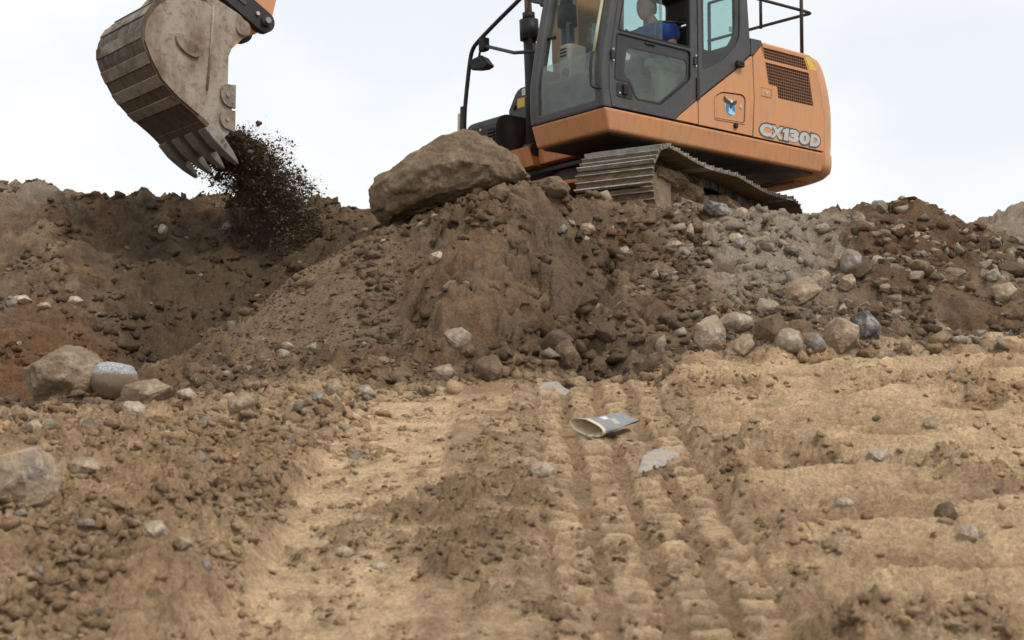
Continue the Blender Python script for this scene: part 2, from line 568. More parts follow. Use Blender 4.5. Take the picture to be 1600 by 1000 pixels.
# ------------------------------------------------------------------ the lie of the land
# surveyed section lines fanning out from the camera: bearing (as picture column) and, along it, (distance, sight-line row)
SECT = {
    -600: [(5.9, 640), (7.2, 624), (8.8, 590), (9.3, 560), (10.5, 430), (12.3, 290), (15, 340)],
    0:    [(5.9, 638), (7.2, 622), (8.8, 592), (9.3, 562), (10.5, 430), (12.2, 286), (15, 340)],
    60:   [(5.9, 638), (7.2, 622), (8.8, 592), (9.3, 562), (10.5, 430), (12.2, 285), (15, 340)],
    120:  [(5.95, 636), (7.2, 618), (8.6, 595), (9.3, 570), (10.6, 430), (12.3, 305), (15, 345)],
    180:  [(6.0, 632), (7.2, 612), (8.4, 598), (9.3, 584), (10.8, 430), (12.4, 312), (15, 350)],
    300:  [(6.15, 614), (7.6, 580), (8.6, 548), (9.8, 588), (11.2, 430), (12.5, 316), (15, 350)],
    420:  [(6.3, 606), (7.8, 535), (8.9, 468), (10.1, 520), (11.4, 420), (12.6, 320), (15, 360)],
    500:  [(6.4, 603), (7.9, 502), (9.1, 415), (10.2, 450), (11.4, 390), (12.6, 326), (15, 360)],
    575:  [(6.45, 600), (7.9, 472), (9.3, 368), (10.5, 392), (11.5, 366), (12.6, 332), (15, 380)],
    660:  [(6.5, 600), (7.9, 452), (9.3, 340), (10.6, 350), (11.6, 368), (13.0, 395), (16, 425)],
    740:  [(6.55, 598), (7.9, 446), (9.4, 322), (10.6, 330), (11.6, 366), (13.0, 398), (16, 425)],
    800:  [(6.6, 594), (8.0, 446), (9.6, 308), (10.8, 324), (11.6, 362), (13.0, 402), (16, 425)],
    860:  [(6.6, 590), (8.0, 446), (9.8, 308), (10.9, 322), (11.6, 362), (13.0, 405), (16, 430)],
    910:  [(6.6, 590), (8.1, 447), (10.1, 322), (10.8, 330), (11.6, 365), (13.0, 405), (16, 430)],
    960:  [(6.65, 588), (8.1, 448), (10.2, 330), (10.9, 336), (11.7, 365), (13.0, 405), (16, 430)],
    1040: [(6.7, 584), (8.2, 444), (10.4, 334), (11.0, 338), (12.2, 378), (14.0, 415), (16, 430)],
    1120: [(7.1, 562), (8.4, 440), (10.6, 338), (11.2, 342), (12.6, 388), (14.0, 415), (16, 430)],
    1250: [(7.2, 557), (8.5, 444), (10.8, 344), (11.4, 350), (12.8, 392), (15.0, 420), (17, 430)],
    1350: [(7.3, 552), (8.6, 440), (10.9, 330), (11.5, 336), (13.0, 380), (15.0, 400), (17, 420)],
    1430: [(7.35, 548), (8.6, 440), (11.0, 326), (11.6, 334), (13.0, 372), (15.0, 390), (17, 400)],
    1500: [(7.45, 543), (8.6, 450), (11.0, 356), (11.6, 366), (13.0, 384), (15.0, 376), (17, 372)],
    1550: [(7.5, 540), (8.6, 450), (10.8, 368), (11.5, 382), (13.0, 386), (15.0, 362), (17, 342)],
    1600: [(7.5, 538), (8.6, 450), (10.6, 385), (11.5, 396), (13.0, 385), (15.0, 350), (17, 322)],
    1720: [(7.5, 538), (8.6, 455), (10.6, 395), (11.5, 400), (13.0, 380), (15.0, 335), (17, 300)],
    2300: [(7.5, 540), (8.6, 460), (10.6, 400), (11.5, 400), (13.0, 380), (15.0, 335), (17, 300)],
}
NEAR = [0.6, 1.6, 3.2, 4.8]
FARK = [(24, 430), (60, 560), (400, 612)]
_px = np.array(sorted(SECT), float)
_K = len(SECT[0])


def column_knots(px):
    Yk = np.array([np.interp(px, _px, [SECT[int(p)][k][0] for p in _px]) for k in range(_K)])
    Pk = np.array([np.interp(px, _px, [SECT[int(p)][k][1] for p in _px]) for k in range(_K)])
    Y = np.concatenate([NEAR, Yk, [a for a, _ in FARK]])
    P = np.concatenate([[200 + CAM_H * F_PX / a for a in NEAR], Pk, [b for _, b in FARK]])
    return Y, (HOR - P) / F_PX * Y + CAM_H


cols = np.concatenate([np.linspace(-700, -60, 44, endpoint=False), np.linspace(-60, 1660, 780, endpoint=False), np.linspace(1660, 2300, 44)])
rows = np.concatenate([np.linspace(0.6, 2.5, 30, endpoint=False), np.geomspace(2.5, 5.0, 320, endpoint=False),
                       np.linspace(5.0, 7.6, 170, endpoint=False), np.linspace(7.6, 13.2, 300, endpoint=False),
                       np.geomspace(13.2, 19, 40, endpoint=False), np.geomspace(19, 500, 30)])
NC, NR = len(cols), len(rows)
BASE = np.zeros((NR, NC))
for j, c in enumerate(cols):
    yk, zk = column_knots(c)
    BASE[:, j] = pchip(yk, zk, rows)
PXG, YG = np.meshgrid(cols, rows)
# soften the section lines into each other (blur across bearings)
kern = np.exp(-np.linspace(-2, 2, 31) ** 2); kern /= kern.sum()
pad = np.pad(BASE, ((0, 0), (15, 15)), mode='edge')
BASE = sum(kern[k] * pad[:, k:k + NC] for k in range(31))
XG = (PXG - 800.0) / F_PX * YG
TOE = np.interp(cols, _px, [SECT[int(p)][0][0] for p in _px])[None, :] + 0.35 * fbm(XG * 1.3, YG * 1.3, 3)
ON_RAMP = 1 - sstep(-0.25, 0.35, YG - TOE)        # 1 on the trodden ramp, 0 on the heaps

rough = fbm(XG * 1.1, YG * 1.1, 4)
med = fbm(XG * 3.3 + 5, YG * 3.3, 5, 0.55)
fine = fbm(XG * 13, YG * 13 + 3, 4, 0.6)
L1 = lumps(XG * 3.2 + 0.3 * med, YG * 3.2, 0.45, 3)
L2 = lumps(XG * 8 + 0.3 * fine, YG * 8 + 0.3 * med, 0.6, 50)
L3 = lumps(XG * 19 + 0.2 * fine, YG * 19, 0.7, 90)
L4 = lumps(XG * 42, YG * 42, 0.7, 130)

# heaps: slumped lumps, gullies down the face, clods
F1 = facets(XG * 2.3 + 0.25 * med, YG * 2.3 + 0.2 * rough, 7)
F2 = facets(XG * 6.1 + 0.3 * fine, YG * 6.1 + 0.3 * med, 33)
F3 = facets(XG * 15 + 0.3 * fine, YG * 15, 61)
F4 = facets(XG * 36, YG * 36 + 0.3 * fine, 99)
cloddy = sstep(-0.25, 0.35, fbm(XG * 0.9 + 31, YG * 0.9 + 4, 4) + 0.25 * med)      # broken ground versus slid fine soil
heap = 0.10 * rough + 0.065 * med + 0.020 * fine + (0.15 + 0.85 * cloddy) * (0.075 * F1 + 0.034 * F2 + 0.012 * F3 + 0.004 * F4) + 0.020 * L2 * cloddy + 0.014 * L3 * (0.3 + 0.7 * cloddy) + 0.004 * L4
gully = fbm(XG * 2.6 + 0.4 * med, YG * 0.45 + 2, 4, 0.55)
fold = sstep(640, 720, PXG) * (1 - sstep(960, 1080, PXG))
heap += (0.05 + 0.07 * fold) * np.abs(gully) * sstep(0.2, 1.2, YG - TOE)
smoothflank = sstep(330, 400, PXG) * (1 - sstep(590, 660, PXG)) * sstep(6.8, 7.4, YG) * (1 - sstep(9.2, 9.8, YG))
heap *= 1 - 0.60 * smoothflank
heap -= 0.03 + 0.05 * (1 - sstep(150, 420, PXG)) * (1 - sstep(9.0, 10.5, YG))
# a firmer block stands proud at the middle of the heap, a slump hollow beside it
warp = 70 * med + 45 * rough + 14 * fine
blk = sstep(620, 720, PXG + warp) * (1 - sstep(810, 842, PXG + warp)) * sstep(6.7, 7.4, YG + 0.4 * med) * (1 - sstep(8.6, 9.6, YG + 0.5 * rough))
hol = sstep(818, 848, PXG + warp) * (1 - sstep(910, 1020, PXG + warp)) * sstep(6.6, 7.0, YG) * (1 - sstep(8.6, 9.8, YG))
heap += 0.13 * blk - 0.13 * hol + hol * (0.07 * F1 + 0.035 * F2 + 0.01 * F3)

# ramp: two tracks pressed by a tracked machine, berms, ripples pushed up at right, rubble at left
speck = fbm(XG * 7.5 + 2, YG * 5.0 + 7, 5, 0.6)      # hand-sized patches of crumbled soil
wob = 0.022 * fbm(YG * 0.9, YG * 0 + 3.3, 3)
EX = XG + wob + 0.014 * fbm(XG * 9, YG * 9, 3)
rutL = sstep(-0.655, -0.60, EX) * (1 - sstep(-0.25, -0.19, EX))
rutR = sstep(0.07, 0.11, EX) * (1 - sstep(0.605, 0.645, EX))
rut = np.maximum(rutL, rutR)
mid = sstep(-0.24, -0.17, EX) * (1 - sstep(0.05, 0.11, EX))
left = 1 - sstep(-0.75, -0.60, EX + 0.03 * speck)
right = sstep(0.60, 0.74, EX + 0.05 * speck)
pal = fbm(XG * 1.6 + 9, YG * 1.1, 4)                 # compacted pale areas versus loose soil
loose = sstep(0.02, 0.22, speck + 0.35 * pal)
# grouser prints: short steps across the track, broken up along its length
ph = YG / 0.098 + 0.40 * fbm(XG * 5, YG * 2.2, 2)
sawt = (ph - np.floor(ph))
lug = sstep(0.0, 0.12, sawt) * (1 - sstep(0.45, 0.60, sawt)) * 2 - 1
presence = sstep(-0.20, 0.15, fbm(XG * 3.6 + 7, YG * 2.1 + 8, 4, 0.55) + 0.12)
lanes = np.abs(np.sin((EX - 0.08) / 0.55 * 4 * PI))   # lengthwise lanes left by the pads
lane = sstep(0.32, 0.72, lanes + 0.38 * speck)
ripple_x = fbm(XG * 1.15 + 0.5 * rough, YG * 5.2, 4, 0.5)
sweep = fbm(XG * 0.7 + 5, YG * 0.8 + 2, 2)
ridged = 1 - np.abs(perlin(XG * 0.62 + 3 + 0.5 * sweep, YG * 2.3 + 1.5 * sweep)) * 3.4
ridged = np.maximum(ridged, 0.85 - np.abs(perlin(XG * 0.9 + 31 - 0.4 * sweep, YG * 3.7 + 1.2 * sweep + 9)) * 3.6)
rmp = 0.018 * rough
rmp += rutR * (0.0135 * lug * presence * (0.35 + 0.65 * lane) + 0.012 * lane + 0.007 * speck + 0.003 * fine + loose * (0.018 * L3 + 0.010 * L4 + 0.004 * F3))
rmp += rutL * (0.004 * lug * presence * 0.6 + 0.005 * med + 0.003 * fine + loose * (0.016 * L3 + 0.008 * L4))
spill = np.exp(-((XG + 0.19 + 0.12 * med) / 0.25) ** 2 - ((YG - 4.25 + 0.4 * rough) / 0.60) ** 2)      # loose soil dropped between the tracks
spill = np.clip(spill * (1 + 1.6 * speck), 0, 1)
rmp += mid * (0.004 + 0.012 * med + 0.010 * speck + 0.006 * fine + loose * (0.03 * L3 + 0.012 * L4))
rmp += spill * (0.008 + 0.010 * F2 + 0.006 * F3 + 0.002 * F4 + 0.030 * L3 + 0.014 * L4)
rmp += left * ((0.065 + 0.05 * sstep(-1.0, -1.6, EX)) * (1 - sstep(4.2, 5.6, YG)) - 0.05 * sstep(4.6, 5.8, YG) * sstep(-0.8, -1.3, EX) + 0.035 * med + 0.009 * fine + 0.035 * F1 + 0.022 * F2 + 0.055 * L2 + 0.012 * F3 + 0.040 * L3 + 0.005 * F4 + 0.014 * L4)
broken = sstep(0.08, 0.30, fbm(XG * 1.2 + 2, YG * 1.5 + 40, 4) + 0.20 * med)
scarp = np.exp(-((EX - 0.70) / 0.06) ** 2)
rmp += right * (-0.012 + 0.085 * np.clip(ridged, 0, 1) ** 2 + 0.012 * ripple_x + 0.012 * med + 0.004 * fine + 0.006 * F4
                + broken * (0.025 * F1 + 0.018 * F2 + 0.055 * L2 + 0.012 * F3 + 0.036 * L3 + 0.005 * F4 + 0.012 * L4))
rmp += scarp * (0.004 + 0.020 * speck + 0.015 * L3)
rmp += 0.0012 * F4 + 0.002 * L4
rmp -= 0.020 * rut
farz = sstep(14, 20, YG)
DISP = (ON_RAMP * rmp + (1 - ON_RAMP) * heap) * (1 - 0.9 * sstep(30, 60, YG))
ZG = BASE + DISP

# keep the bench under the tracks at the height the tracks stand on
MC = Vector((0.9011621, 13.98957, 1.202094 + CAM_H))
RB = Matrix(((-0.51921, 0.85465, -0.00113), (-0.85348, -0.51843, 0.05285), (0.04458, 0.0284, 0.9986)))
SLEW = -0.3373
relx, rely = XG - MC.x, YG - MC.y
mx = RB[0][0] * relx + RB[1][0] * rely          # machine coordinates of each ground point
my = RB[0][1] * relx + RB[1][1] * rely
plane = MC.z + RB[2][0] * mx + RB[2][1] * my
foot = sstep(2.15, 1.75, np.abs(mx)) * sstep(1.62, 1.40, np.abs(my))
cap = plane + 0.03 + 0.04 * np.abs(med) + 0.02 * L2
ZG = np.where(foot > 0, ZG * (1 - foot) + np.minimum(ZG, cap) * foot, ZG)

# albedo of the soil: dry pale crust on the ramp, damp brown in the heaps, ochre clay and grey rubble in places; ripple light and shade painted in
def lerp3(a, b, t):
    return a + (b - a) * t[..., None]
PY = HOR - (ZG - CAM_H) / YG * F_PX
pale = np.array([0.53, 0.378, 0.23]); brown = np.array([0.235, 0.148, 0.083]); damp = np.array([0.160, 0.112, 0.070])
greyr = np.array([0.30, 0.25, 0.19]); ochre = np.array([0.165, 0.082, 0.040]); dkbrown = np.array([0.105, 0.068, 0.042])
brown = np.array([0.300, 0.196, 0.112])
colr = np.broadcast_to(brown, ZG.shape + (3,)).copy()
tp = np.clip(0.62 + 0.9 * pal + 0.25 * fine - 0.10 * (L2 > 0) + 0.25 * rut, 0, 1)
colr = lerp3(colr, pale, tp)
colr = lerp3(colr, brown * 1.22, np.clip(left * 0.7 * sstep(-0.35, 0.25, med + 0.05), 0, 1))
colr = lerp3(colr, brown, np.clip(mid * sstep(0.0, 0.35, med + 0.1) * 0.7, 0, 1))
colr = lerp3(colr, brown * 0.85, np.clip(spill * 1.4, 0, 0.95))
colr = lerp3(colr, brown * 0.95, np.clip(rutR * loose * 0.6, 0, 1))
colr = lerp3(colr, brown * 1.3, np.clip(right * sstep(0.0, 0.4, 0.3 - ridged * 0.4 + 0.8 * med), 0, 1) * 0.85)
crumb = np.clip(sstep(0.10, 0.28, L3) * 0.9 + sstep(0.12, 0.28, L4) * 0.55, 0, 1)
colr = lerp3(colr, brown * 0.92, crumb * np.clip(0.2 + 0.8 * loose + 0.4 * spill, 0, 1) * 0.85)
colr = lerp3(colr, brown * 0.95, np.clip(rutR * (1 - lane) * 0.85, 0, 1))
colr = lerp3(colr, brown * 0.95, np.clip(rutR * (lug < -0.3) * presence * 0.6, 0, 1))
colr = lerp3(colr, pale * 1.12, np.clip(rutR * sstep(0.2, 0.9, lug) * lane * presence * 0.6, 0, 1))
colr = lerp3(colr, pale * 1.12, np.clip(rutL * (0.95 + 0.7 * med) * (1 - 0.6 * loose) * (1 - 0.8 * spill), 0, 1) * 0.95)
colr = lerp3(colr, pale * 1.1, np.clip(right * sstep(0.45, 0.9, ridged) * (1 - 0.7 * broken), 0, 1) * 0.8)  # ripple crests painted paler: their highlights put into the colour
colr = lerp3(colr, brown * 0.9, np.clip(right * sstep(0.35, -0.05, ridged + 0.4 * speck) * 0.7, 0, 1))  # troughs between ripples painted browner: shadow lines put into the colour
colr = lerp3(colr, brown, np.clip(scarp * 0.4, 0, 1))
hc = np.broadcast_to(damp, ZG.shape + (3,)).copy()
hc = lerp3(hc, damp * 1.45, sstep(-0.1, 0.5, rough + 0.3 * med))
hue = fbm(XG * 2.4 + 60, YG * 2.4 + 11, 4, 0.55)
hue2 = fbm(XG * 5.5 + 20, YG * 5.5 + 71, 4, 0.6)
hc = lerp3(hc, np.array([0.185, 0.108, 0.058]), 0.75 * sstep(0.02, 0.40, hue + 0.3 * hue2))
hc = lerp3(hc, dkbrown, 0.8 * sstep(0.05, 0.45, -hue2 + 0.25 * rough))
hc = lerp3(hc, damp * 1.5, 0.6 * sstep(0.12, 0.5, hue2 - 0.4 * hue))
hc = lerp3(hc, greyr, np.clip(sstep(1060, 1170, PXG + 60 * med) * (1 - sstep(1330, 1400, PXG + 50 * med)) * sstep(7.8, 9.4, YG + 0.9 * rough + 0.5 * med) + 0.7 * sstep(1500, 1580, PXG) * sstep(11, 13, YG), 0, 0.85))
hc = lerp3(hc, greyr, 0.75 * (1 - sstep(70, 130, PXG + 40 * med)) * sstep(11.3, 11.8, YG))
hc = lerp3(hc, np.array([0.13, 0.075, 0.042]), 0.8 * sstep(1290, 1360, PXG + 60 * med) * (1 - sstep(1480, 1560, PXG)) * sstep(8.2, 8.8, YG))
hc = lerp3(hc, ochre, 0.8 * (1 - sstep(120, 240, PXG + 70 * med)) * sstep(7.2, 7.8, YG) * (1 - sstep(9.5, 10.3, YG + 0.5 * med)))
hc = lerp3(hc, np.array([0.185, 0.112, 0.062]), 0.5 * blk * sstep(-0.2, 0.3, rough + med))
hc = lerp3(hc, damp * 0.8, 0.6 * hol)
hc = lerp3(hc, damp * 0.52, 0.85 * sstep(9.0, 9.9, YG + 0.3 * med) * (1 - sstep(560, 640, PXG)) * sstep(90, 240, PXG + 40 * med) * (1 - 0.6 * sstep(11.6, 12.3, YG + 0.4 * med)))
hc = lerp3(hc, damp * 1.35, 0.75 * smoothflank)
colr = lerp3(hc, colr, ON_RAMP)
grain = RNG.random(ZG.shape)
colr = np.clip(colr * (0.93 + 0.14 * grain)[..., None] * (1 + 0.16 * np.clip(fine, -1, 1))[..., None], 0.01, 0.7)

# split the sheet where the ground turns into heaps
region = np.zeros((NR - 1, NC - 1), int)
cpx = (PXG[:-1, :-1] + PXG[1:, 1:]) / 2
cy = (YG[:-1, :-1] + YG[1:, 1:]) / 2
dtoe = cy - np.interp(cpx, _px, [SECT[int(p)][0][0] for p in _px])
flank = np.interp(cpx, [-700, 180, 300, 575, 700], [8.3, 8.9, 9.3, 10.4, 20])
region[dtoe > 0.1] = 1
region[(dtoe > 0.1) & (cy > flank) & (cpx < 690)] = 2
region[(dtoe > 0.1) & (cpx > 1060 + 30 * np.sin(cy * 3))] = 3
region[cy > 19] = 4
VERT = np.stack([XG, YG, ZG], -1).reshape(-1, 3).astype(np.float32)
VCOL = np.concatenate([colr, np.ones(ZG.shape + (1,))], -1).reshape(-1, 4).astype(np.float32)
idx = np.arange(NR * NC).reshape(NR, NC)
QUAD = np.stack([idx[:-1, :-1], idx[:-1, 1:], idx[1:, 1:], idx[1:, :-1]], -1)


def mesh_np(name, verts, quads, vcol, smooth=True):
    me = bpy.data.meshes.new(name)
    n, k = quads.shape
    me.vertices.add(len(verts))
    me.vertices.foreach_set('co', np.ascontiguousarray(verts, np.float32).ravel())
    me.loops.add(n * k)
    me.loops.foreach_set('vertex_index', np.ascontiguousarray(quads, np.int32).ravel())
    me.polygons.add(n)
    me.polygons.foreach_set('loop_start', np.arange(0, n * k, k, dtype=np.int32))
    if smooth:
        me.polygons.foreach_set('use_smooth', np.ones(n, bool))
    me.update(calc_edges=True)
    if vcol is not None:
        a = me.color_attributes.new('col', 'FLOAT_COLOR', 'POINT')
        a.data.foreach_set('color', np.ascontiguousarray(vcol, np.float32).ravel())
    return me


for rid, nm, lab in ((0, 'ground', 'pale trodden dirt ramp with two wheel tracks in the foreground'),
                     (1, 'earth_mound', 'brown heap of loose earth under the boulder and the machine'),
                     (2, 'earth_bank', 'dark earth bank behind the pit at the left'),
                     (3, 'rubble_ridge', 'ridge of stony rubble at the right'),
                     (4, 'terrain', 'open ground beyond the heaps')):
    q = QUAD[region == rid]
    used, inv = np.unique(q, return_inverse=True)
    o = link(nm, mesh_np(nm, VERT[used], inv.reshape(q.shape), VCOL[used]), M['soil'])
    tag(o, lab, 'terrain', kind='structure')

# the plain around everything, out to the horizon
bm = bmesh.new()
bmesh.ops.create_grid(bm, x_segments=8, y_segments=8, size=1500, matrix=Matrix.Translation((0, 0, -0.6)))
pl_o = obj('plain', bm, M['mud'])
tag(pl_o, 'flat brown plain out to the horizon', 'terrain', kind='structure')

u_cols, y_rows = cols, rows


def ground_z(x, y):
    x, y = np.atleast_1d(np.asarray(x, float)), np.atleast_1d(np.asarray(y, float))
    c = np.clip(np.interp(x / y * F_PX + 800, u_cols, np.arange(NC)), 0, NC - 1.001)
    r = np.clip(np.interp(y, y_rows, np.arange(NR)), 0, NR - 1.001)
    ci, ri = c.astype(int), r.astype(int)
    a, b = c - ci, r - ri
    z = (ZG[ri, ci] * (1 - a) + ZG[ri, ci + 1] * a) * (1 - b) + (ZG[ri + 1, ci] * (1 - a) + ZG[ri + 1, ci + 1] * a) * b
    return z


def ground_col(x, y):
    c = np.clip(np.interp(x / y * F_PX + 800, u_cols, np.arange(NC)), 0, NC - 1).astype(int)
    r = np.clip(np.interp(y, y_rows, np.arange(NR)), 0, NR - 1).astype(int)
    return colr[r, c]


def sight(px, py):
    xc, u = (px - 800.0) / F_PX, (500.0 - py) / F_PX
    return Vector((xc, math.cos(PITCH) - u * math.sin(PITCH), math.sin(PITCH) + u * math.cos(PITCH)))


def spot(px, py, y0=2.5, y1=16.0):
    """the point of the ground met by a line of sight"""
    r = sight(px, py)
    ys = np.arange(y0, y1, 0.01)
    t = ys / r.y
    zs = CAM_H + t * r.z
    g = ground_z(t * r.x, ys)
    hit = np.nonzero(g >= zs)[0]
    k = hit[0] if len(hit) else len(ys) - 1
    return Vector((t[k] * r.x, ys[k], zs[k]))


# ------------------------------------------------------------------ stones
def rock_mesh(name, size, seed, sub=2, cuts=13, rough=0.10, flat=0.72, blocky=True):
    """a broken stone: the hull of random points, refined, its edges a little worn, its faces uneven"""
    rnd = random.Random(seed)
    bm = bmesh.new()
    if blocky:
        n = rnd.randint(13, 19)
        for k in range(n):
            z = 1 - 2 * (k + 0.5) / n
            a = k * 2.39996 + rnd.uniform(-0.5, 0.5)
            r = math.sqrt(max(0, 1 - z * z))
            e = rnd.uniform(0.80, 1.10)
            bm.verts.new((math.cos(a) * r * e, math.sin(a) * r * e, z * e * rnd.uniform(0.85, 1.05)))
        bmesh.ops.convex_hull(bm, input=bm.verts)
        bmesh.ops.delete(bm, geom=[v for v in bm.verts if not v.link_faces], context='VERTS')
        for _ in range(max(1, sub - 1)):
            bmesh.ops.subdivide_edges(bm, edges=list(bm.edges), cuts=1, use_grid_fill=True)
        bmesh.ops.triangulate(bm, faces=bm.faces)
        if sub >= 3:
            bmesh.ops.smooth_vert(bm, verts=list(bm.verts), factor=0.3, use_axis_x=True, use_axis_y=True, use_axis_z=True)
    else:
        bmesh.ops.create_icosphere(bm, subdivisions=sub, radius=1.0)
        pls = [(Vector((rnd.gauss(0, 1), rnd.gauss(0, 1), rnd.gauss(0, 0.8))).normalized(), rnd.uniform(0.74, 0.95)) for _ in range(9)]
        for v in bm.verts:
            for n, d in pls:
                e = v.co.dot(n) - d
                if e > 0: v.co -= n * e * 0.9
    off = Vector((rnd.uniform(-50, 50), rnd.uniform(-50, 50), rnd.uniform(-50, 50)))
    ext = [max(abs(v.co[i]) for v in bm.verts) for i in range(3)]
    for v in bm.verts:
        p = v.co.copy()
        p *= 1 + rough * 0.7 * mnoise.fractal(p * 1.7 + off, 0.6, 2.0, 4)
        if sub >= 3:
            p *= 1 + 0.026 * mnoise.fractal(p * 7 + off, 0.7, 2.0, 4)
        v.co = Vector((p.x / ext[0] * size[0] / 2, p.y / ext[1] * size[1] / 2, p.z / ext[2] * size[2] / 2))
    bmesh.ops.recalc_face_normals(bm, faces=bm.faces)
    for f in bm.faces:
        f.smooth = sub >= 3
    me = bpy.data.meshes.new(name)
    bm.to_mesh(me)
    bm.free()
    if sub >= 3 and blocky:
        me.set_sharp_from_angle(angle=math.radians(24))
    return me


brn = (0.17, 0.115, 0.07)
R_ = {
    'tan': rock_material('tan_stone', (0.46, 0.37, 0.265), (0.27, 0.19, 0.12), 0.15, speck=(0.5, 0.45, 0.36)),
    'grey': rock_material('grey_stone', (0.45, 0.41, 0.345), (0.27, 0.20, 0.13), 0.1, speck=(0.5, 0.48, 0.44)),
    'pale': rock_material('pale_stone', (0.58, 0.51, 0.40), (0.36, 0.27, 0.18), 0.1),
    'blue': rock_material('blue_grey_stone', (0.30, 0.315, 0.33), (0.24, 0.18, 0.12), 0.1, speck=(0.34, 0.36, 0.38)),
    'brown': rock_material('brown_stone', (0.20, 0.138, 0.088), (0.13, 0.09, 0.057), 0.3),
    'patch': rock_material('patched_stone', (0.58, 0.50, 0.38), (0.36, 0.27, 0.18), 0.0, patch=(0.15, 0.165, 0.195)),
    'slate': rock_material('slate_stone', (0.25, 0.26, 0.27), (0.08, 0.07, 0.06), 0.3, patch=(0.44, 0.41, 0.36)),
    'boulder': rock_material('boulder_stone', (0.225, 0.168, 0.108), (0.135, 0.096, 0.060), 0.4, speck=(0.36, 0.30, 0.22)),
    'left': rock_material('left_boulder_stone', (0.34, 0.27, 0.185), (0.19, 0.135, 0.085), 0.3, speck=(0.42, 0.36, 0.28)),
}
# a stone whose upper part is bare speckled white and the rest is coated in mud
m, nt, b = mat('capped_stone')
tcn = nt.nodes.new('ShaderNodeTexCoord'); sep = nt.nodes.new('ShaderNodeSeparateXYZ')
nt.links.new(tcn.outputs['Object'], sep.inputs['Vector'])
add = nt.nodes.new('ShaderNodeMath'); add.operation = 'MULTIPLY_ADD'
nzz = nnoise(nt, 22, 5, 0.6)
add.inputs[1].default_value = 0.03
nt.links.new(nzz.outputs['Fac'], add.inputs[0]); nt.links.new(sep.outputs['Z'], add.inputs[2])
stepr = ramp(nt, add.outputs['Value'], [(0.042, 0.0), (0.048, 1.0)])
spk = ramp(nt, nnoise(nt, 120, 4, 0.7).outputs['Fac'], [(0.36, (0.13, 0.14, 0.155)), (0.66, (0.44, 0.45, 0.46))])
cmx = mixc(nt, stepr.outputs['Color'], (0.20, 0.145, 0.095), spk.outputs['Color'])
nt.links.new(cmx, b.inputs['Base Color']); b.inputs['Roughness'].default_value = 0.85
bump(nt, b, nnoise(nt, 60, 5, 0.7).outputs['Fac'], 0.5, 0.006)
R_['capped'] = m


def stone(px, py, w, h, kind, label, seed, name='stone', depth=None, sub=3, sink=0.22, cat='stone', rz=None, tilt=0.0, blocky=True, rough=0.09, group=None, back=0.0):
    """a stone whose foot stands at (px, py) in the survey, w x h picture pixels large"""
    p = spot(px, py + h * 0.42)
    s = p.y / F_PX
    sx, sz = w * s, h * s
    sy = (depth or 0.9) * (sx + sz) / 2 * 1.05
    me = rock_mesh(name, (sx * 1.06, sy * 1.05, sz * (1.06 + sink)), seed, sub=sub, rough=rough, blocky=blocky)
    o = link(name, me, R_[kind])
    k = (p.y + sy * 0.18 + back) / p.y
    o.location = (p.x * k, p.y * k, p.z + sz * 0.5 * (1 - sink))
    rnd = random.Random(seed)
    o.rotation_euler = (0, tilt, rz if rz is not None else rnd.uniform(-0.25, 0.25))
    tag(o, label, cat, group)
    return o


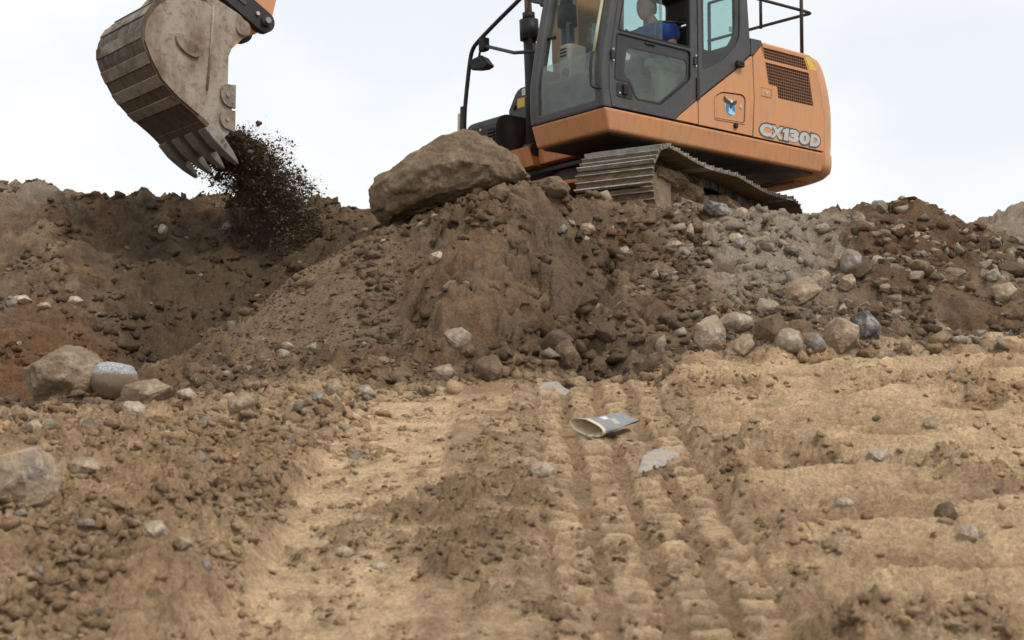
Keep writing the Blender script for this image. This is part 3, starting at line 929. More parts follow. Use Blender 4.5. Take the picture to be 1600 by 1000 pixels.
# the big boulder at the crest
def make_boulder():
    p = Vector((-0.44, 9.75, 0))
    s = 9.75 / F_PX
    # long axis rises to the right; outline read off the stone itself, (across, up) in metres about its middle
    outline = [(-0.50, -0.20), (-0.505, -0.06), (-0.43, 0.035), (-0.24, 0.10), (-0.02, 0.225), (0.075, 0.285), (0.165, 0.27),
               (0.33, 0.175), (0.44, 0.10), (0.495, 0.02), (0.48, -0.07), (0.32, -0.12), (0.18, -0.19), (0.02, -0.25), (-0.16, -0.31), (-0.40, -0.325)]
    bm = bmesh.new()
    rnd = random.Random(5)
    for a, b in outline:
        bm.verts.new((a, 0.0 + rnd.uniform(-0.05, 0.05), b))
        bm.verts.new((a * 0.86 + rnd.uniform(-0.02, 0.02), -0.20 + rnd.uniform(-0.04, 0.04), b * 0.84 + 0.01 + rnd.uniform(-0.015, 0.015)))
        bm.verts.new((a * 0.86, 0.24, b * 0.84))
    for a, y, b in ((-0.30, -0.31, -0.10), (-0.12, -0.36, 0.02), (0.06, -0.37, 0.06), (0.22, -0.33, 0.04), (-0.36, -0.27, -0.20), (-0.05, -0.33, -0.13), (0.12, -0.30, 0.17),
                    (0.32, -0.26, 0.05), (-0.2, 0.34, -0.05), (0.15, 0.36, 0.06)):
        bm.verts.new((a, y, b))
    bmesh.ops.convex_hull(bm, input=bm.verts)
    bmesh.ops.delete(bm, geom=[v for v in bm.verts if not v.link_faces], context='VERTS')
    for _ in range(4):
        bmesh.ops.subdivide_edges(bm, edges=[e for e in bm.edges if e.calc_length() > 0.022], cuts=1, use_grid_fill=True)
        bmesh.ops.triangulate(bm, faces=bm.faces)
    bmesh.ops.smooth_vert(bm, verts=list(bm.verts), factor=0.35, use_axis_x=True, use_axis_y=True, use_axis_z=True)
    bm.normal_update()
    off = Vector((3.1, 7.7, 1.9))
    mv = []
    for v in bm.verts:
        w = v.co
        # spalled steps, pits and grain
        h = 0.022 * mnoise.fractal(w * 3.0 + off, 0.8, 2.0, 4) + 0.012 * mnoise.fractal(w * 14 + off, 0.6, 2.0, 5)
        cr_ = abs(mnoise.noise(Vector((w.x * 2.1 + w.z * 1.3, w.y * 1.5, w.z * 4.0 - w.x * 1.6)) + off))
        h -= 0.010 * max(0.0, 1 - cr_ / 0.03)            # bedding cracks
        st = mnoise.noise(w * 2.2 + off * 2) * 3.0
        h += 0.011 * (math.floor(st) - st) * (1 if abs(st) > 0.3 else 0.3)
        # undercut along the lower edge
        low = w.z - (-0.12 + 0.30 * w.x)
        if low < 0: h -= 0.05 * min(1, -low / 0.1) * (1 if w.y < 0 else 0.2)
        mv.append(w + v.normal * h)
    for v, q in zip(bm.verts, mv): v.co = q
    for f in bm.faces:
        f.smooth = True
    c = sight(701, 279)
    t = 9.75 / c.y
    o = obj('boulder', bm, R_['boulder'])
    o.scale = (1.05, 1.0, 1.12)
    o.location = (c.x * t * 0.985, 9.60, CAM_H + c.z * t * 0.985)
    tag(o, 'huge mud-coated brown boulder perched on top of the heap before the tracks', 'boulder')


make_boulder()

stone(103, 590, 124, 92, 'left', 'large rounded tan boulder at the foot of the dark bank', 21, 'boulder', sub=5, cat='boulder', rz=0.1, rough=0.16, blocky=False, back=0.30)
stone(178, 596, 70, 58, 'capped', 'round stone with a pale speckled cap and muddy lower half', 22, sub=4, blocky=False, rough=0.05, sink=0.10, back=-0.10)
stone(230, 614, 84, 40, 'left', 'flat-topped tan stone beside the pale-capped stone', 23, sub=4)
stone(36, 748, 112, 78, 'patch', 'cream stone with blue-grey patches at the left picture edge', 24, sub=4, rz=0.3)
stone(714, 530, 42, 36, 'grey', 'pale grey stone stuck low in the front of the heap', 25)
stone(683, 402, 26, 19, 'pale', 'small cream stone on the front of the heap below the boulder', 26)
stone(1331, 410, 34, 36, 'blue', 'rounded blue-grey stone standing alone on the dark soil', 27, sub=4, blocky=False)
stone(1253, 456, 60, 42, 'tan', 'broad flat tan slab leaning in the rubble slope', 28, sub=4)
stone(1112, 524, 54, 54, 'patch', 'cream stone with dark blue patch at the foot of the rubble', 29, sub=4)
stone(1150, 503, 52, 30, 'grey', 'smooth grey oval stone behind the dark-patched cream stone', 30, sub=4, blocky=False)
stone(1163, 541, 34, 34, 'tan', 'squarish tan stone right of the dark-patched cream stone', 31)
stone(1232, 533, 44, 34, 'grey', 'light grey rounded stone at the toe of the rubble', 32, sub=4, blocky=False)
stone(1272, 536, 38, 28, 'blue', 'blue-grey stone wedged between grey and angular tan stones', 33)
stone(1313, 521, 56, 50, 'tan', 'large angular tan-grey stone at the toe of the rubble', 34, sub=4)
stone(1350, 509, 52, 40, 'slate', 'angular grey stone with blue top, outermost of the toe stones', 35, sub=4)
stone(1283, 434, 30, 26, 'tan', 'tan stone just above the broad flat slab', 36)
stone(1325, 443, 32, 26, 'tan', 'tan stone directly under the lone blue-grey stone', 37)
stone(1121, 327, 46, 22, 'slate', 'jagged black and white slate piece lying against the track', 38, tilt=0.35)
stone(1157, 333, 26, 18, 'pale', 'pale blunt stone beside the slate piece under the track', 39)
stone(1055, 383, 27, 14, 'tan', 'flat tan stone high on the heap in front of the track', 40)
stone(1207, 515, 50, 44, 'brown', 'brown earthy stone between the oval and the toe stones', 41, sub=4)
stone(1577, 428, 26, 25, 'pale', 'cream stone upright near the right picture edge', 42)
stone(1553, 431, 24, 22, 'grey', 'grey stone touching the upright cream stone near the right edge', 43)
stone(1570, 456, 42, 30, 'tan', 'tan boulder under the cream stone near the right edge', 44)
stone(1342, 343, 20, 20, 'tan', 'blunt tan stone on the crest of the ridge', 45)
stone(1407, 358, 20, 15, 'tan', 'small tan stone just below the ridge crest', 46)
stone(1283, 356, 27, 14, 'grey', 'flat grey stone below the rear end of the track', 47)
stone(537, 862, 30, 14, 'pale', 'smooth whitish pebble lying in the wheel track', 48, blocky=False, sink=0.3)
stone(592, 885, 30, 13, 'pale', 'pale pebble sunk in the wheel track beside the whitish one', 49, blocky=False, sink=0.4)
stone(846, 736, 38, 24, 'pale', 'pale pointed stone between the wheel tracks', 50)
stone(523, 606, 30, 32, 'tan', 'upright tan stone at the toe of the heap', 51)
stone(496, 621, 28, 17, 'blue', 'grey-blue stone half buried beside the upright tan stone', 52)
stone(570, 613, 40, 22, 'grey', 'grey flat stone at the head of the wheel track', 53)
stone(290, 616, 34, 18, 'pale', 'small pale stone beside the flat-topped tan stone', 54)
stone(301, 580, 38, 24, 'brown', 'brown round stone at the bottom of the pit', 55)
stone(209, 640, 34, 22, 'pale', 'pale lump in front of the flat-topped tan stone', 56)
stone(53, 668, 30, 20, 'pale', 'pale stone in front of the large tan boulder', 57)
stone(375, 632, 44, 32, 'tan', 'blocky tan stone on the rubble before the pit', 58)
stone(446, 541, 30, 13, 'tan', 'flat oval stone on the smooth side of the heap', 59)
stone(444, 553, 24, 14, 'grey', 'grey stone tucked under the flat oval stone', 60)
stone(884, 556, 44, 46, 'brown', 'big brown clod in the hollow at the heap foot', 61, name='clod', cat='clod')
stone(765, 578, 46, 38, 'brown', 'brown lump of earth at the heap foot', 62, name='clod', cat='clod')
stone(694, 582, 38, 22, 'tan', 'tan stone at the heap foot left of the brown lump', 63)
stone(730, 548, 30, 22, 'brown', 'brown stone above the lump of earth at the heap foot', 64)
stone(245, 828, 36, 28, 'pale', 'pale clod of dry earth in the left rubble', 65, name='clod', cat='clod', rough=0.14)
stone(288, 850, 32, 26, 'tan', 'tan stone in the left rubble behind the wheel track', 66)
stone(322, 884, 22, 16, 'blue', 'small bluish stone in the left rubble near the wheel track', 67)
stone(312, 718, 22, 14, 'blue', 'bluish pebble on the left berm', 68)
stone(135, 730, 60, 26, 'tan', 'long tan stone beside the patched cream stone', 69)
stone(1320, 787, 28, 16, 'pale', 'pale rounded pebble on the right-hand ripples', 70, blocky=False)
stone(1452, 663, 28, 20, 'tan', 'tan half-buried stone on the right-hand ripples', 71)
stone(1478, 802, 36, 28, 'brown', 'dark brown clod in the right-hand rubble', 72, name='clod', cat='clod', rough=0.14)
stone(1515, 832, 34, 30, 'pale', 'pale stone in the right-hand rubble', 73)
stone(1532, 836, 14, 12, 'blue', 'small bluish stone beside the pale stone in right-hand rubble', 74)
stone(1372, 712, 34, 20, 'pale', 'pale grey stone at the near edge of the right-hand rubble', 75)
stone(355, 353, 20, 15, 'slate', 'grey and white stone stuck in the bank below the bucket', 76)
stone(255, 358, 16, 14, 'pale', 'small whitish stone high in the dark bank', 77)
stone(117, 470, 26, 14, 'pale', 'whitish flat stone on the ledge of the left bank', 78)
stone(33, 468, 34, 14, 'pale', 'whitish stone on the ledge at the left picture edge', 79)
stone(70, 478, 24, 12, 'tan', 'tan stone on the ledge between two whitish ones', 80)
stone(18, 474, 18, 12, 'blue', 'bluish stone on the ledge at the left picture edge', 81)
stone(1078, 360, 12, 20, 'pale', 'narrow upright pale stone below the slate piece', 82)
stone(1155, 380, 22, 18, 'blue', 'bluish stone below the slate piece on the rubble', 83)
stone(1150, 372, 24, 14, 'pale', 'pale stone atop the bluish stone on the rubble', 84)
stone(975, 392, 18, 12, 'grey', 'small grey stone high on the heap before the track', 85)
stone(918, 356, 24, 14, 'tan', 'tan stone on the heap under the track front', 86)
stone(878, 358, 18, 14, 'blue', 'dark bluish stone on the heap under the track front', 87)
stone(860, 292, 62, 30, 'brown', 'brown slab of earth in front of the machine deck', 88, name='clod', cat='clod', sub=4, rough=0.14)
stone(780, 300, 34, 28, 'brown', 'brown clod leaning on the big boulder', 89, name='clod', cat='clod', rough=0.14)

# smaller stones and clods one could count but not tell apart: shared meshes, one group for each patch of ground
STONE_ME = {k: [rock_mesh('stone', (1, 0.85, 0.75), 400 + 13 * i + len(k), sub=3, rough=0.12, blocky=True) for i in range(6)] for k in ('tan', 'grey', 'pale', 'brown')}
for k, lst in STONE_ME.items():
    for me in lst:
        me.materials.append(R_[k])


def scatter(n, pxr, yr, size, kinds, label, group, seed):
    rnd = random.Random(seed)
    for i in range(n):
        pxv, yv = rnd.uniform(*pxr), rnd.uniform(*yr)
        x = (pxv - 800) / F_PX * yv
        k = rnd.choice(kinds)
        o = bpy.data.objects.new('stone', rnd.choice(STONE_ME[k]))
        COL.objects.link(o)
        s = size[0] + (size[1] - size[0]) * rnd.random() ** 2.2
        o.scale = (s * rnd.uniform(0.8, 1.3), s * rnd.uniform(0.8, 1.2), s * rnd.uniform(0.7, 1.1))
        o.rotation_euler = (rnd.uniform(-0.5, 0.5), rnd.uniform(-0.5, 0.5), rnd.uniform(0, 6.28))
        o.location = (x, yv, float(ground_z(x, yv)[0]) + s * 0.06)
        tag(o, label, 'stone', group)


scatter(95, (1080, 1590), (7.25, 10.6), (0.045, 0.17), ('tan', 'grey', 'tan', 'pale', 'brown'), 'small grey or tan stone scattered on the right-hand rubble slope', 'small stones on the rubble slope', 1)
scatter(38, (580, 1080), (6.6, 10.2), (0.03, 0.085), ('tan', 'brown', 'grey', 'pale', 'brown'), 'small stone stuck in the front of the brown heap', 'small stones in the heap', 2)
scatter(26, (0, 560), (9.4, 12.2), (0.04, 0.09), ('tan', 'brown', 'brown', 'grey', 'pale'), 'small stone stuck in the dark bank behind the pit', 'small stones in the bank', 3)
scatter(34, (-10, 540), (5.3, 7.0), (0.03, 0.09), ('tan', 'pale', 'brown', 'tan'), 'small tan stone in the rubble before the pit', 'small stones before the pit', 4)
scatter(14, (-10, 400), (3.1, 5.3), (0.012, 0.05), ('tan', 'tan', 'pale', 'brown'), 'blurred small stone in the near left rubble', 'small stones in the near left rubble', 5)
scatter(12, (1200, 1620), (3.4, 5.6), (0.012, 0.045), ('tan', 'tan', 'pale', 'brown'), 'blurred small stone in the near right rubble', 'small stones in the near right rubble', 6)
rnd = random.Random(44)
for i in range(16):                       # chunky clods tumbled into the hollow
    pxv, yv = rnd.uniform(835, 1040), rnd.uniform(6.55, 8.6)
    x = (pxv - 800) / F_PX * yv
    o = bpy.data.objects.new('clod', rnd.choice(STONE_ME['brown'])); COL.objects.link(o)
    s_ = rnd.uniform(0.08, 0.22)
    o.scale = (s_ * 1.2, s_, s_ * rnd.uniform(0.8, 1.2))
    o.rotation_euler = (rnd.uniform(-0.6, 0.6), rnd.uniform(-0.6, 0.6), rnd.uniform(0, 6.28))
    o.location = (x, yv, float(ground_z(x, yv)[0]) + s_ * 0.08)
    tag(o, 'chunky brown clod tumbled into the hollow of the heap below the track', 'clod', 'clods in the hollow')
scatter(12, (330, 600), (6.6, 9.0), (0.03, 0.07), ('tan', 'brown', 'grey'), 'small stone on the smooth side of the heap', 'small stones on the smooth flank', 7)

# ---- loose crumbs nobody could count
TEMPL = []
for i in range(14):
    rnd = random.Random(900 + i)
    bm = bmesh.new()
    for k in range(9):
        d = Vector((rnd.gauss(0, 1), rnd.gauss(0, 1), rnd.gauss(0, 1))).normalized()
        r = rnd.uniform(0.38, 0.56)
        bm.verts.new((d.x * r * 1.15, d.y * r, d.z * r * 0.85))
    bmesh.ops.convex_hull(bm, input=bm.verts)
    bmesh.ops.delete(bm, geom=[v for v in bm.verts if not v.link_faces], context='VERTS')
    bmesh.ops.triangulate(bm, faces=bm.faces)
    bmesh.ops.recalc_face_normals(bm, faces=bm.faces)
    bm.verts.index_update()
    TEMPL.append((np.array([v.co[:] for v in bm.verts], np.float32), np.array([[v.index for v in f.verts] for f in bm.faces])))
    bm.free()


TINY = []
for i in range(10):
    rnd = random.Random(1900 + i)
    q = lambda: rnd.uniform(0.36, 0.6)
    TINY.append((np.array([(q(), rnd.uniform(-.15, .15), 0), (-q(), rnd.uniform(-.15, .15), 0), (rnd.uniform(-.15, .15), q(), 0), (rnd.uniform(-.15, .15), -q(), 0), (rnd.uniform(-.1, .1), 0, q() * 0.85), (0, rnd.uniform(-.1, .1), -q() * 0.85)], np.float32),
                 np.array([(0, 2, 4), (2, 1, 4), (1, 3, 4), (3, 0, 4), (2, 0, 5), (1, 2, 5), (3, 1, 5), (0, 3, 5)])))


def crumbs(name, pos, size, col, seed=0, squash=0.95, cut=0.014, fines=0.0):
    rng = np.random.default_rng(seed)
    vs, fs, cs, off = [], [], [], 0
    n = len(pos)
    ALL = TEMPL + TINY + (TETRA if fines else [])
    which = np.where(size > cut, rng.integers(0, len(TEMPL), n), len(TEMPL) + rng.integers(0, len(TINY), n))
    if fines:
        which = np.where(size < fines, len(TEMPL) + len(TINY) + rng.integers(0, len(TETRA), n), which)
    ang = rng.uniform(0, 2 * PI, (n, 3))
    for k, (tv, tf) in enumerate(ALL):
        I = np.nonzero(which == k)[0]
        if len(I) == 0: continue
        a, b, c = ang[I, 0], ang[I, 1] * 0.5, ang[I, 2]
        ca, sa, cb, sb = np.cos(a), np.sin(a), np.cos(b), np.sin(b)
        Rm = np.zeros((len(I), 3, 3))
        Rm[:, 0, 0] = ca; Rm[:, 0, 1] = -sa * cb; Rm[:, 0, 2] = sa * sb
        Rm[:, 1, 0] = sa; Rm[:, 1, 1] = ca * cb; Rm[:, 1, 2] = -ca * sb
        Rm[:, 2, 1] = sb; Rm[:, 2, 2] = cb
        Rc = np.zeros((len(I), 3, 3)); Rc[:, 2, 2] = 1
        Rc[:, 0, 0] = np.cos(c); Rc[:, 0, 1] = -np.sin(c); Rc[:, 1, 0] = np.sin(c); Rc[:, 1, 1] = np.cos(c)
        V = np.einsum('nij,vj->nvi', Rm @ Rc, tv) * (size[I, None, None] * np.stack([rng.uniform(0.8, 1.25, len(I)), rng.uniform(0.8, 1.25, len(I)), rng.uniform(0.7, 1.1, len(I)) * squash], -1)[:, None, :]) + pos[I][:, None, :]
        vs.append(V.reshape(-1, 3))
        fs.append((tf[None] + (np.arange(len(I)) * len(tv))[:, None, None] + off).reshape(-1, 3))
        cs.append(np.repeat(col[I], len(tv), 0))
        off += len(I) * len(tv)
    V, Fc, Cc = np.concatenate(vs), np.concatenate(fs), np.concatenate(cs)
    me = mesh_np(name, V, Fc, np.concatenate([Cc, np.ones((len(Cc), 1))], -1), smooth=False)
    return link(name, me, M['clod'])


def crumb_field(name, n, pxr, yr, smin, smax, label, seed, keep=None, tint=(0.88, 1.38), pw=3.0, stony=0.12):
    rng = np.random.default_rng(seed)
    px = rng.uniform(*pxr, n); y = rng.uniform(*yr, n)
    x = (px - 800) / F_PX * y
    if keep is not None:
        k = keep(px, x, y, rng)
        px, x, y = px[k], x[k], y[k]
    n = len(x)
    s = smin + (smax - smin) * rng.random(n) ** pw
    z = ground_z(x, y) + s * 0.02
    col = ground_col(x, y) * rng.uniform(*tint, (n, 1))
    st = rng.random(n) < stony
    col[st] = np.array([0.40, 0.335, 0.25]) * rng.uniform(0.6, 1.25, (st.sum(), 1))
    o = crumbs(name, np.stack([x, y, z], -1), s, col, seed)
    tag(o, label, 'soil', kind='stuff')
    return o


clump = lambda thr: (lambda px, x, y, r: (fbm(x * 1.7 + 3, y * 1.7, 4) + 0.5 * r.normal(0, 0.3, len(x)) > thr))
crumb_field('mound_crumbs', 19000, (560, 1100), (6.4, 10.6), 0.006, 0.120, 'loose crumbs of earth and grit on the brown heap', 31, keep=clump(0.09), stony=0.03, tint=(0.92, 1.2), pw=8.0)
crumb_field('ridge_crumbs', 26000, (1040, 1800), (6.9, 11.6), 0.008, 0.125, 'loose gravel and crumbs on the rubble ridge', 32, keep=clump(0.0), stony=0.30, pw=6.0)
crumb_field('bank_crumbs', 17000, (-180, 620), (8.6, 12.9), 0.009, 0.120, 'loose crumbs and grit on the dark bank', 33, keep=clump(0.09), stony=0.02, tint=(0.92, 1.2), pw=7.5)
crumb_field('flank_crumbs', 11000, (250, 680), (6.2, 9.4), 0.006, 0.042, 'fine loose grit on the smooth side of the heap', 34, stony=0.03, tint=(0.92, 1.25), pw=6.0)
crumb_field('pit_edge_crumbs', 9000, (-60, 600), (5.0, 6.9), 0.006, 0.090, 'loose crumbs of dry earth in front of the pit', 35, keep=clump(-0.04), stony=0.06, tint=(0.92, 1.25), pw=4.6)
crumb_field('left_rubble_crumbs', 21000, (-160, 640), (2.6, 5.6), 0.005, 0.055, 'loose crumbs of dry earth left of the wheel tracks', 36,
            keep=lambda px, x, y, r: ((x < -0.66) & (fbm(x * 2.2 + 3, y * 2.2, 4) + r.normal(0, 0.12, len(x)) > -0.10)) | (r.random(len(x)) < 0.02), stony=0.03, tint=(0.92, 1.22), pw=3.8)
crumb_field('right_rubble_crumbs', 16000, (900, 1780), (2.6, 7.4), 0.005, 0.050, 'loose crumbs of dry earth right of the wheel tracks', 37,
            keep=lambda px, x, y, r: (x > 0.66) & ((fbm(x * 1.2 + 2, y * 1.5 + 40, 4) + r.normal(0, 0.05, len(x)) > 0.12) | (r.random(len(x)) < 0.07)), stony=0.06, pw=3.0)
crumb_field('track_crumbs', 13000, (250, 1250), (2.6, 6.7), 0.003, 0.034, 'small crumbs of soil strewn over the wheel tracks', 38,
            keep=lambda px, x, y, r: (np.abs(x) < 0.7) & ((fbm(x * 7.5 + 2, y * 5.0 + 7, 5, 0.6) > 0.08) | (r.random(len(x)) < 0.08) | ((np.abs(x + 0.2) < 0.26) & (np.abs(y - 4.25) < 0.55))), tint=(0.7, 1.1), stony=0.03, pw=3.2)

# ------------------------------------------------------------------ the excavator
EXC = empty('excavator', MC)
EXC.rotation_euler = RB.to_euler()
tag(EXC, 'orange and charcoal tracked excavator standing on the heap, dumping soil from its bucket', 'excavator')


def H(name, bm, mats, parent=None, smooth=False):
    """a part of the slewing upper house (a child of another part when parent is given)"""
    o = obj(name, bm, mats, parent or EXC, smooth)
    if parent is None:
        o.rotation_euler = (0, 0, SLEW)
    return o


def U(name, bm, mats, parent=None, smooth=False):
    return obj(name, bm, mats, parent or EXC, smooth)


YS = 1.245          # left side of the house
# --- deck, skirt and belly
bm = bmesh.new()
# left deck carrying the cab: front face leans back towards its foot
def wedge(bm, x0, x1, y0, y1, z0, z1, lean, tuck):
    pts = []
    for (x, y, z) in ((x0, y0, z1), (x0, y1, z1), (x1, y1, z1), (x1, y0, z1),
                      (x0 - lean, y0, z0), (x0 - lean, y1 - tuck, z0), (x1, y1 - tuck, z0), (x1, y0, z0)):
        pts.append(bm.verts.new((x, y, z)))
    for q in ((0, 1, 2, 3), (7, 6, 5, 4), (0, 4, 5, 1), (1, 5, 6, 2), (2, 6, 7, 3), (3, 7, 4, 0)):
        bm.faces.new([pts[i] for i in q])
    return pts
p1 = wedge(bm, 1.185, -1.67, 0.285, YS, 0.945, 1.132, 0.07, 0.03)
ed = list({e for v in p1 for e in v.link_edges})
bmesh.ops.bevel(bm, geom=ed, offset=0.022, segments=3, profile=0.55, affect='EDGES')
M['orange_skirt'] = paint_material('orange_skirt_paint', (0.57, 0.252, 0.100), 0.45, dust=(0.36, 0.245, 0.15), dust_amt=0.60, scratch=(0.16, 0.075, 0.04))
H('deck_skirt', bm, M['orange_skirt'], None)
bm = bmesh.new()
wedge(bm, 0.72, -1.67, -YS, -0.30, 0.95, 1.128, 0.05, -0.02)
add_box(bm, (0.62, -0.28, 0.96), (-1.66, 0.27, 1.12), 0.02)
H('deck_frame', bm, M['orange_worn'])
bm = box((1.06, 0.31, 0.930), (-1.6, 1.16, 0.9435), 0.004)
add_box(bm, (0.55, -1.15, 0.895), (-1.6, 0.28, 0.945), 0.015)
H('belly_plate', bm, M['black'])
bm = bmesh.new()
add_tube(bm, [(0, 0, 0.66), (0, 0, 0.885)], 0.52, 40)
add_tube(bm, [(0, 0, 0.70), (0, 0, 0.74)], 0.58, 40)
U('slew_ring', bm, M['grease'])

# --- engine housing
bm = box((-0.64, -1.20, 1.13), (-1.62, 1.222, 2.02), 0.03)
H('engine_bay', bm, M['gap'])
hood_side = [(-0.665, 1.145), (-0.692, 1.52), (-0.678, 1.89), (-0.82, 2.035), (-1.503, 2.035), (-1.616, 1.84), (-1.678, 1.513), (-1.675, 1.145)]
g1 = [(-0.784, 2.008), (-1.404, 2.012), (-1.46, 1.903), (-0.843, 1.901)]
g2 = [(-0.847, 1.871), (-1.47, 1.876), (-1.529, 1.562), (-1.021, 1.559), (-1.006, 1.664), (-0.89, 1.666)]
hd = H('hood_door', plate(hood_side, [g1, g2], 1.226, YS), M['orange'])


def grille(name, poly, nx, nzr, parent):
    """a lattice of square holes filling a polygon, clipped bar by bar"""
    xs = [p[0] for p in poly]; zs = [p[1] for p in poly]
    x0, x1, z0, z1 = min(xs), max(xs), min(zs), max(zs)
    P = [Vector(p) for p in poly]
    def span(fixed, axis):
        hits = []
        for i in range(len(P)):
            a, b = P[i], P[(i + 1) % len(P)]
            fa, fb = a[axis], b[axis]
            if (fa - fixed) * (fb - fixed) < 0:
                t = (fixed - fa) / (fb - fa)
                hits.append((a + (b - a) * t)[1 - axis])
        hits.sort()
        return [(hits[i], hits[i + 1]) for i in range(0, len(hits) - 1, 2)]
    bm = bmesh.new()
    for i in range(1, nx):
        x = x0 + (x1 - x0) * i / nx
        for a, b in span(x, 0):
            add_box(bm, (x - 0.0026, 1.236, a), (x + 0.0026, 1.240, b))
    for i in range(1, nzr):
        z = z0 + (z1 - z0) * i / nzr
        for a, b in span(z, 1):
            add_box(bm, (a, 1.2365, z - 0.0032), (b, 1.2395, z + 0.0032))
    if 'grille' not in M: M['grille'] = paint_material('grille_paint', (0.27, 0.125, 0.06), 0.6, dust=(0.22, 0.16, 0.11), dust_amt=0.5)
    return H(name, bm, M['grille'], parent)


grille('air_grille', g1, 24, 4, hd)
grille('air_grille', g2, 24, 11, hd)
lt = H('latch_plate', box((-0.79, 1.2452, 1.549), (-0.915, 1.2475, 1.622), 0.001), M['orange'], hd)
bm = bmesh.new()
for a, b in (((-0.782, 1.2455, 1.620), (-0.925, 1.2490, 1.627)), ((-0.782, 1.2455, 1.543), (-0.925, 1.2490, 1.550)), ((-0.917, 1.2455, 1.551), (-0.926, 1.2490, 1.619))):
    add_box(bm, a, b)
H('latch_surround', bm, M['orange_worn'], hd)
H('latch', tube([(-0.852, 1.240, 1.586), (-0.852, 1.253, 1.586)], 0.017, 14), M['silver'], hd)
yb = bmesh.new()
vs = [yb.verts.new((x, 1.2465, z)) for x, z in ((-1.418, 2.03), (-1.497, 2.03), (-1.590, 1.914), (-1.484, 1.912))]
yb.faces.new(vs)
vs = [yb.verts.new((x, 1.2475, z)) for x, z in ((-1.445, 2.02), (-1.475, 2.02), (-1.49, 1.985), (-1.465, 1.985))]
H('warning_sticker', yb, M['yellow'], hd)
# roof of the engine housing, with a rounded shoulder along its left edge
bm = bmesh.new()
prof = [(1.2455, 1.992), (1.2455, 2.03), (1.238, 2.047), (1.222, 2.058), (1.19, 2.062), (-1.19, 2.062), (-1.23, 2.045), (-1.24, 1.2), (-1.2, 1.2), (-1.2, 2.03), (1.19, 2.032), (1.225, 2.02)]
prof = [(1.246, 2.034), (1.243, 2.046), (1.232, 2.058), (1.205, 2.066), (-1.19, 2.066), (-1.23, 2.05), (-1.24, 1.16), (-1.2, 1.16), (-1.2, 2.03), (1.19, 2.034)]
a = [bm.verts.new((-0.80, y, z)) for y, z in prof]
c = [bm.verts.new((-1.503, y, z)) for y, z in prof]
for i in range(len(prof)):
    bm.faces.new((a[i], a[(i + 1) % len(prof)], c[(i + 1) % len(prof)], c[i]))
bm.faces.new(a); bm.faces.new(list(reversed(c)))
H('engine_hood', bm, M['orange'])
bm = plate([(-0.655, 1.90), (-0.675, 1.905), (-0.812, 2.04), (-0.795, 2.066), (-0.655, 2.062)], [], 1.15, 1.2448)
add_box(bm, (-0.66, -1.19, 2.0), (-0.79, 1.149, 2.062), 0.01)
H('hood_shoulder', bm, M['charcoal'])

# --- counterweight: rounded in plan, rear face bellied
def make_counterweight():
    bm = bmesh.new()
    lev = [(0.93, 0.60, 1.16), (0.945, 0.64, 1.20), (0.985, 0.685, 1.238), (1.04, 0.70, 1.246), (1.135, 0.705, 1.247), (1.16, 0.685, 1.244), (1.3, 0.70, 1.245), (1.5, 0.71, 1.246),
           (1.62, 0.70, 1.246), (1.78, 0.655, 1.244), (1.90, 0.595, 1.24), (1.99, 0.525, 1.236), (2.04, 0.46, 1.225), (2.062, 0.40, 1.20)]
    seam = [(0.93, -1.685), (1.15, -1.686), (1.513, -1.689), (1.84, -1.626), (2.062, -1.516)]
    n = 40
    rings = []
    for z, d, w in lev:
        xs = float(np.interp(z, [s[0] for s in seam], [s[1] for s in seam]))
        ring = []
        for k in range(n + 1):
            t = -1 + 2 * k / n
            y = w * math.sin(t * PI / 2)
            e = (1 - min(1, abs(y / w)) ** 3.2) ** (1 / 3.2)
            x = -1.46 - d * e
            x = min(x, xs)
            ring.append(bm.verts.new((x, y, z)))
        ring += [bm.verts.new((xs + 0.03, w - 0.06, z)), bm.verts.new((xs + 0.03, -w + 0.06, z))]
        rings.append(ring)
    m = len(rings[0])
    for i in range(len(rings) - 1):
        for k in range(m):
            f = bm.faces.new((rings[i][k], rings[i][(k + 1) % m], rings[i + 1][(k + 1) % m], rings[i + 1][k]))
            f.smooth = True
    bm.faces.new(rings[0]); bm.faces.new(rings[-1])
    return bm
cw = H('counterweight', make_counterweight(), M['orange'])
bm = box((-1.70, -0.85, 0.905), (-1.90, 0.85, 0.929), 0.008)
H('counterweight_base', bm, M['orange_worn'], cw)

# --- lower side panel with its small access door
lower = [(0.052, 1.148), (0.052, 1.366), (-0.412, 1.697), (-0.650, 1.892), (-0.668, 1.89), (-0.682, 1.52), (-0.650, 1.148)]
acc = round_poly([(-0.160, 1.442), (-0.253, 1.493), (-0.517, 1.512), (-0.562, 1.485), (-0.548, 1.246), (-0.160, 1.234)], 0.025)
sp = H('side_panel', plate(lower, [acc], 1.222, YS), M['orange'])
inner = [((p[0] + 0.36) * 0.955 - 0.36, (p[1] - 1.372) * 0.93 + 1.372) for p in acc]
ad = H('access_door', plate(inner, [], 1.218, 1.2425), M['orange'], sp)
H('panel_backing', box((0.05, 1.19, 1.15), (-0.66, 1.2155, 1.60)), M['gap'], sp)
bm = plate([((p[0] + 0.36) * 1.05 - 0.36, (p[1] - 1.372) * 1.07 + 1.372) for p in acc], [[((p[0] + 0.36) * 1.005 - 0.36, (p[1] - 1.372) * 1.005 + 1.372) for p in acc]], 1.2452, 1.2515)
H('access_door_rim', bm, M['orange'], sp)
H('lock', tube([(-0.502, 1.238, 1.397), (-0.502, 1.249, 1.397)], 0.018, 14), M['silver'], sp)
H('stop_knob', tube([(-0.42, 1.24, 1.206), (-0.42, 1.262, 1.206), (-0.42, 1.268, 1.206)], [0.024, 0.026, 0.018], 14), M['rubber'], sp)
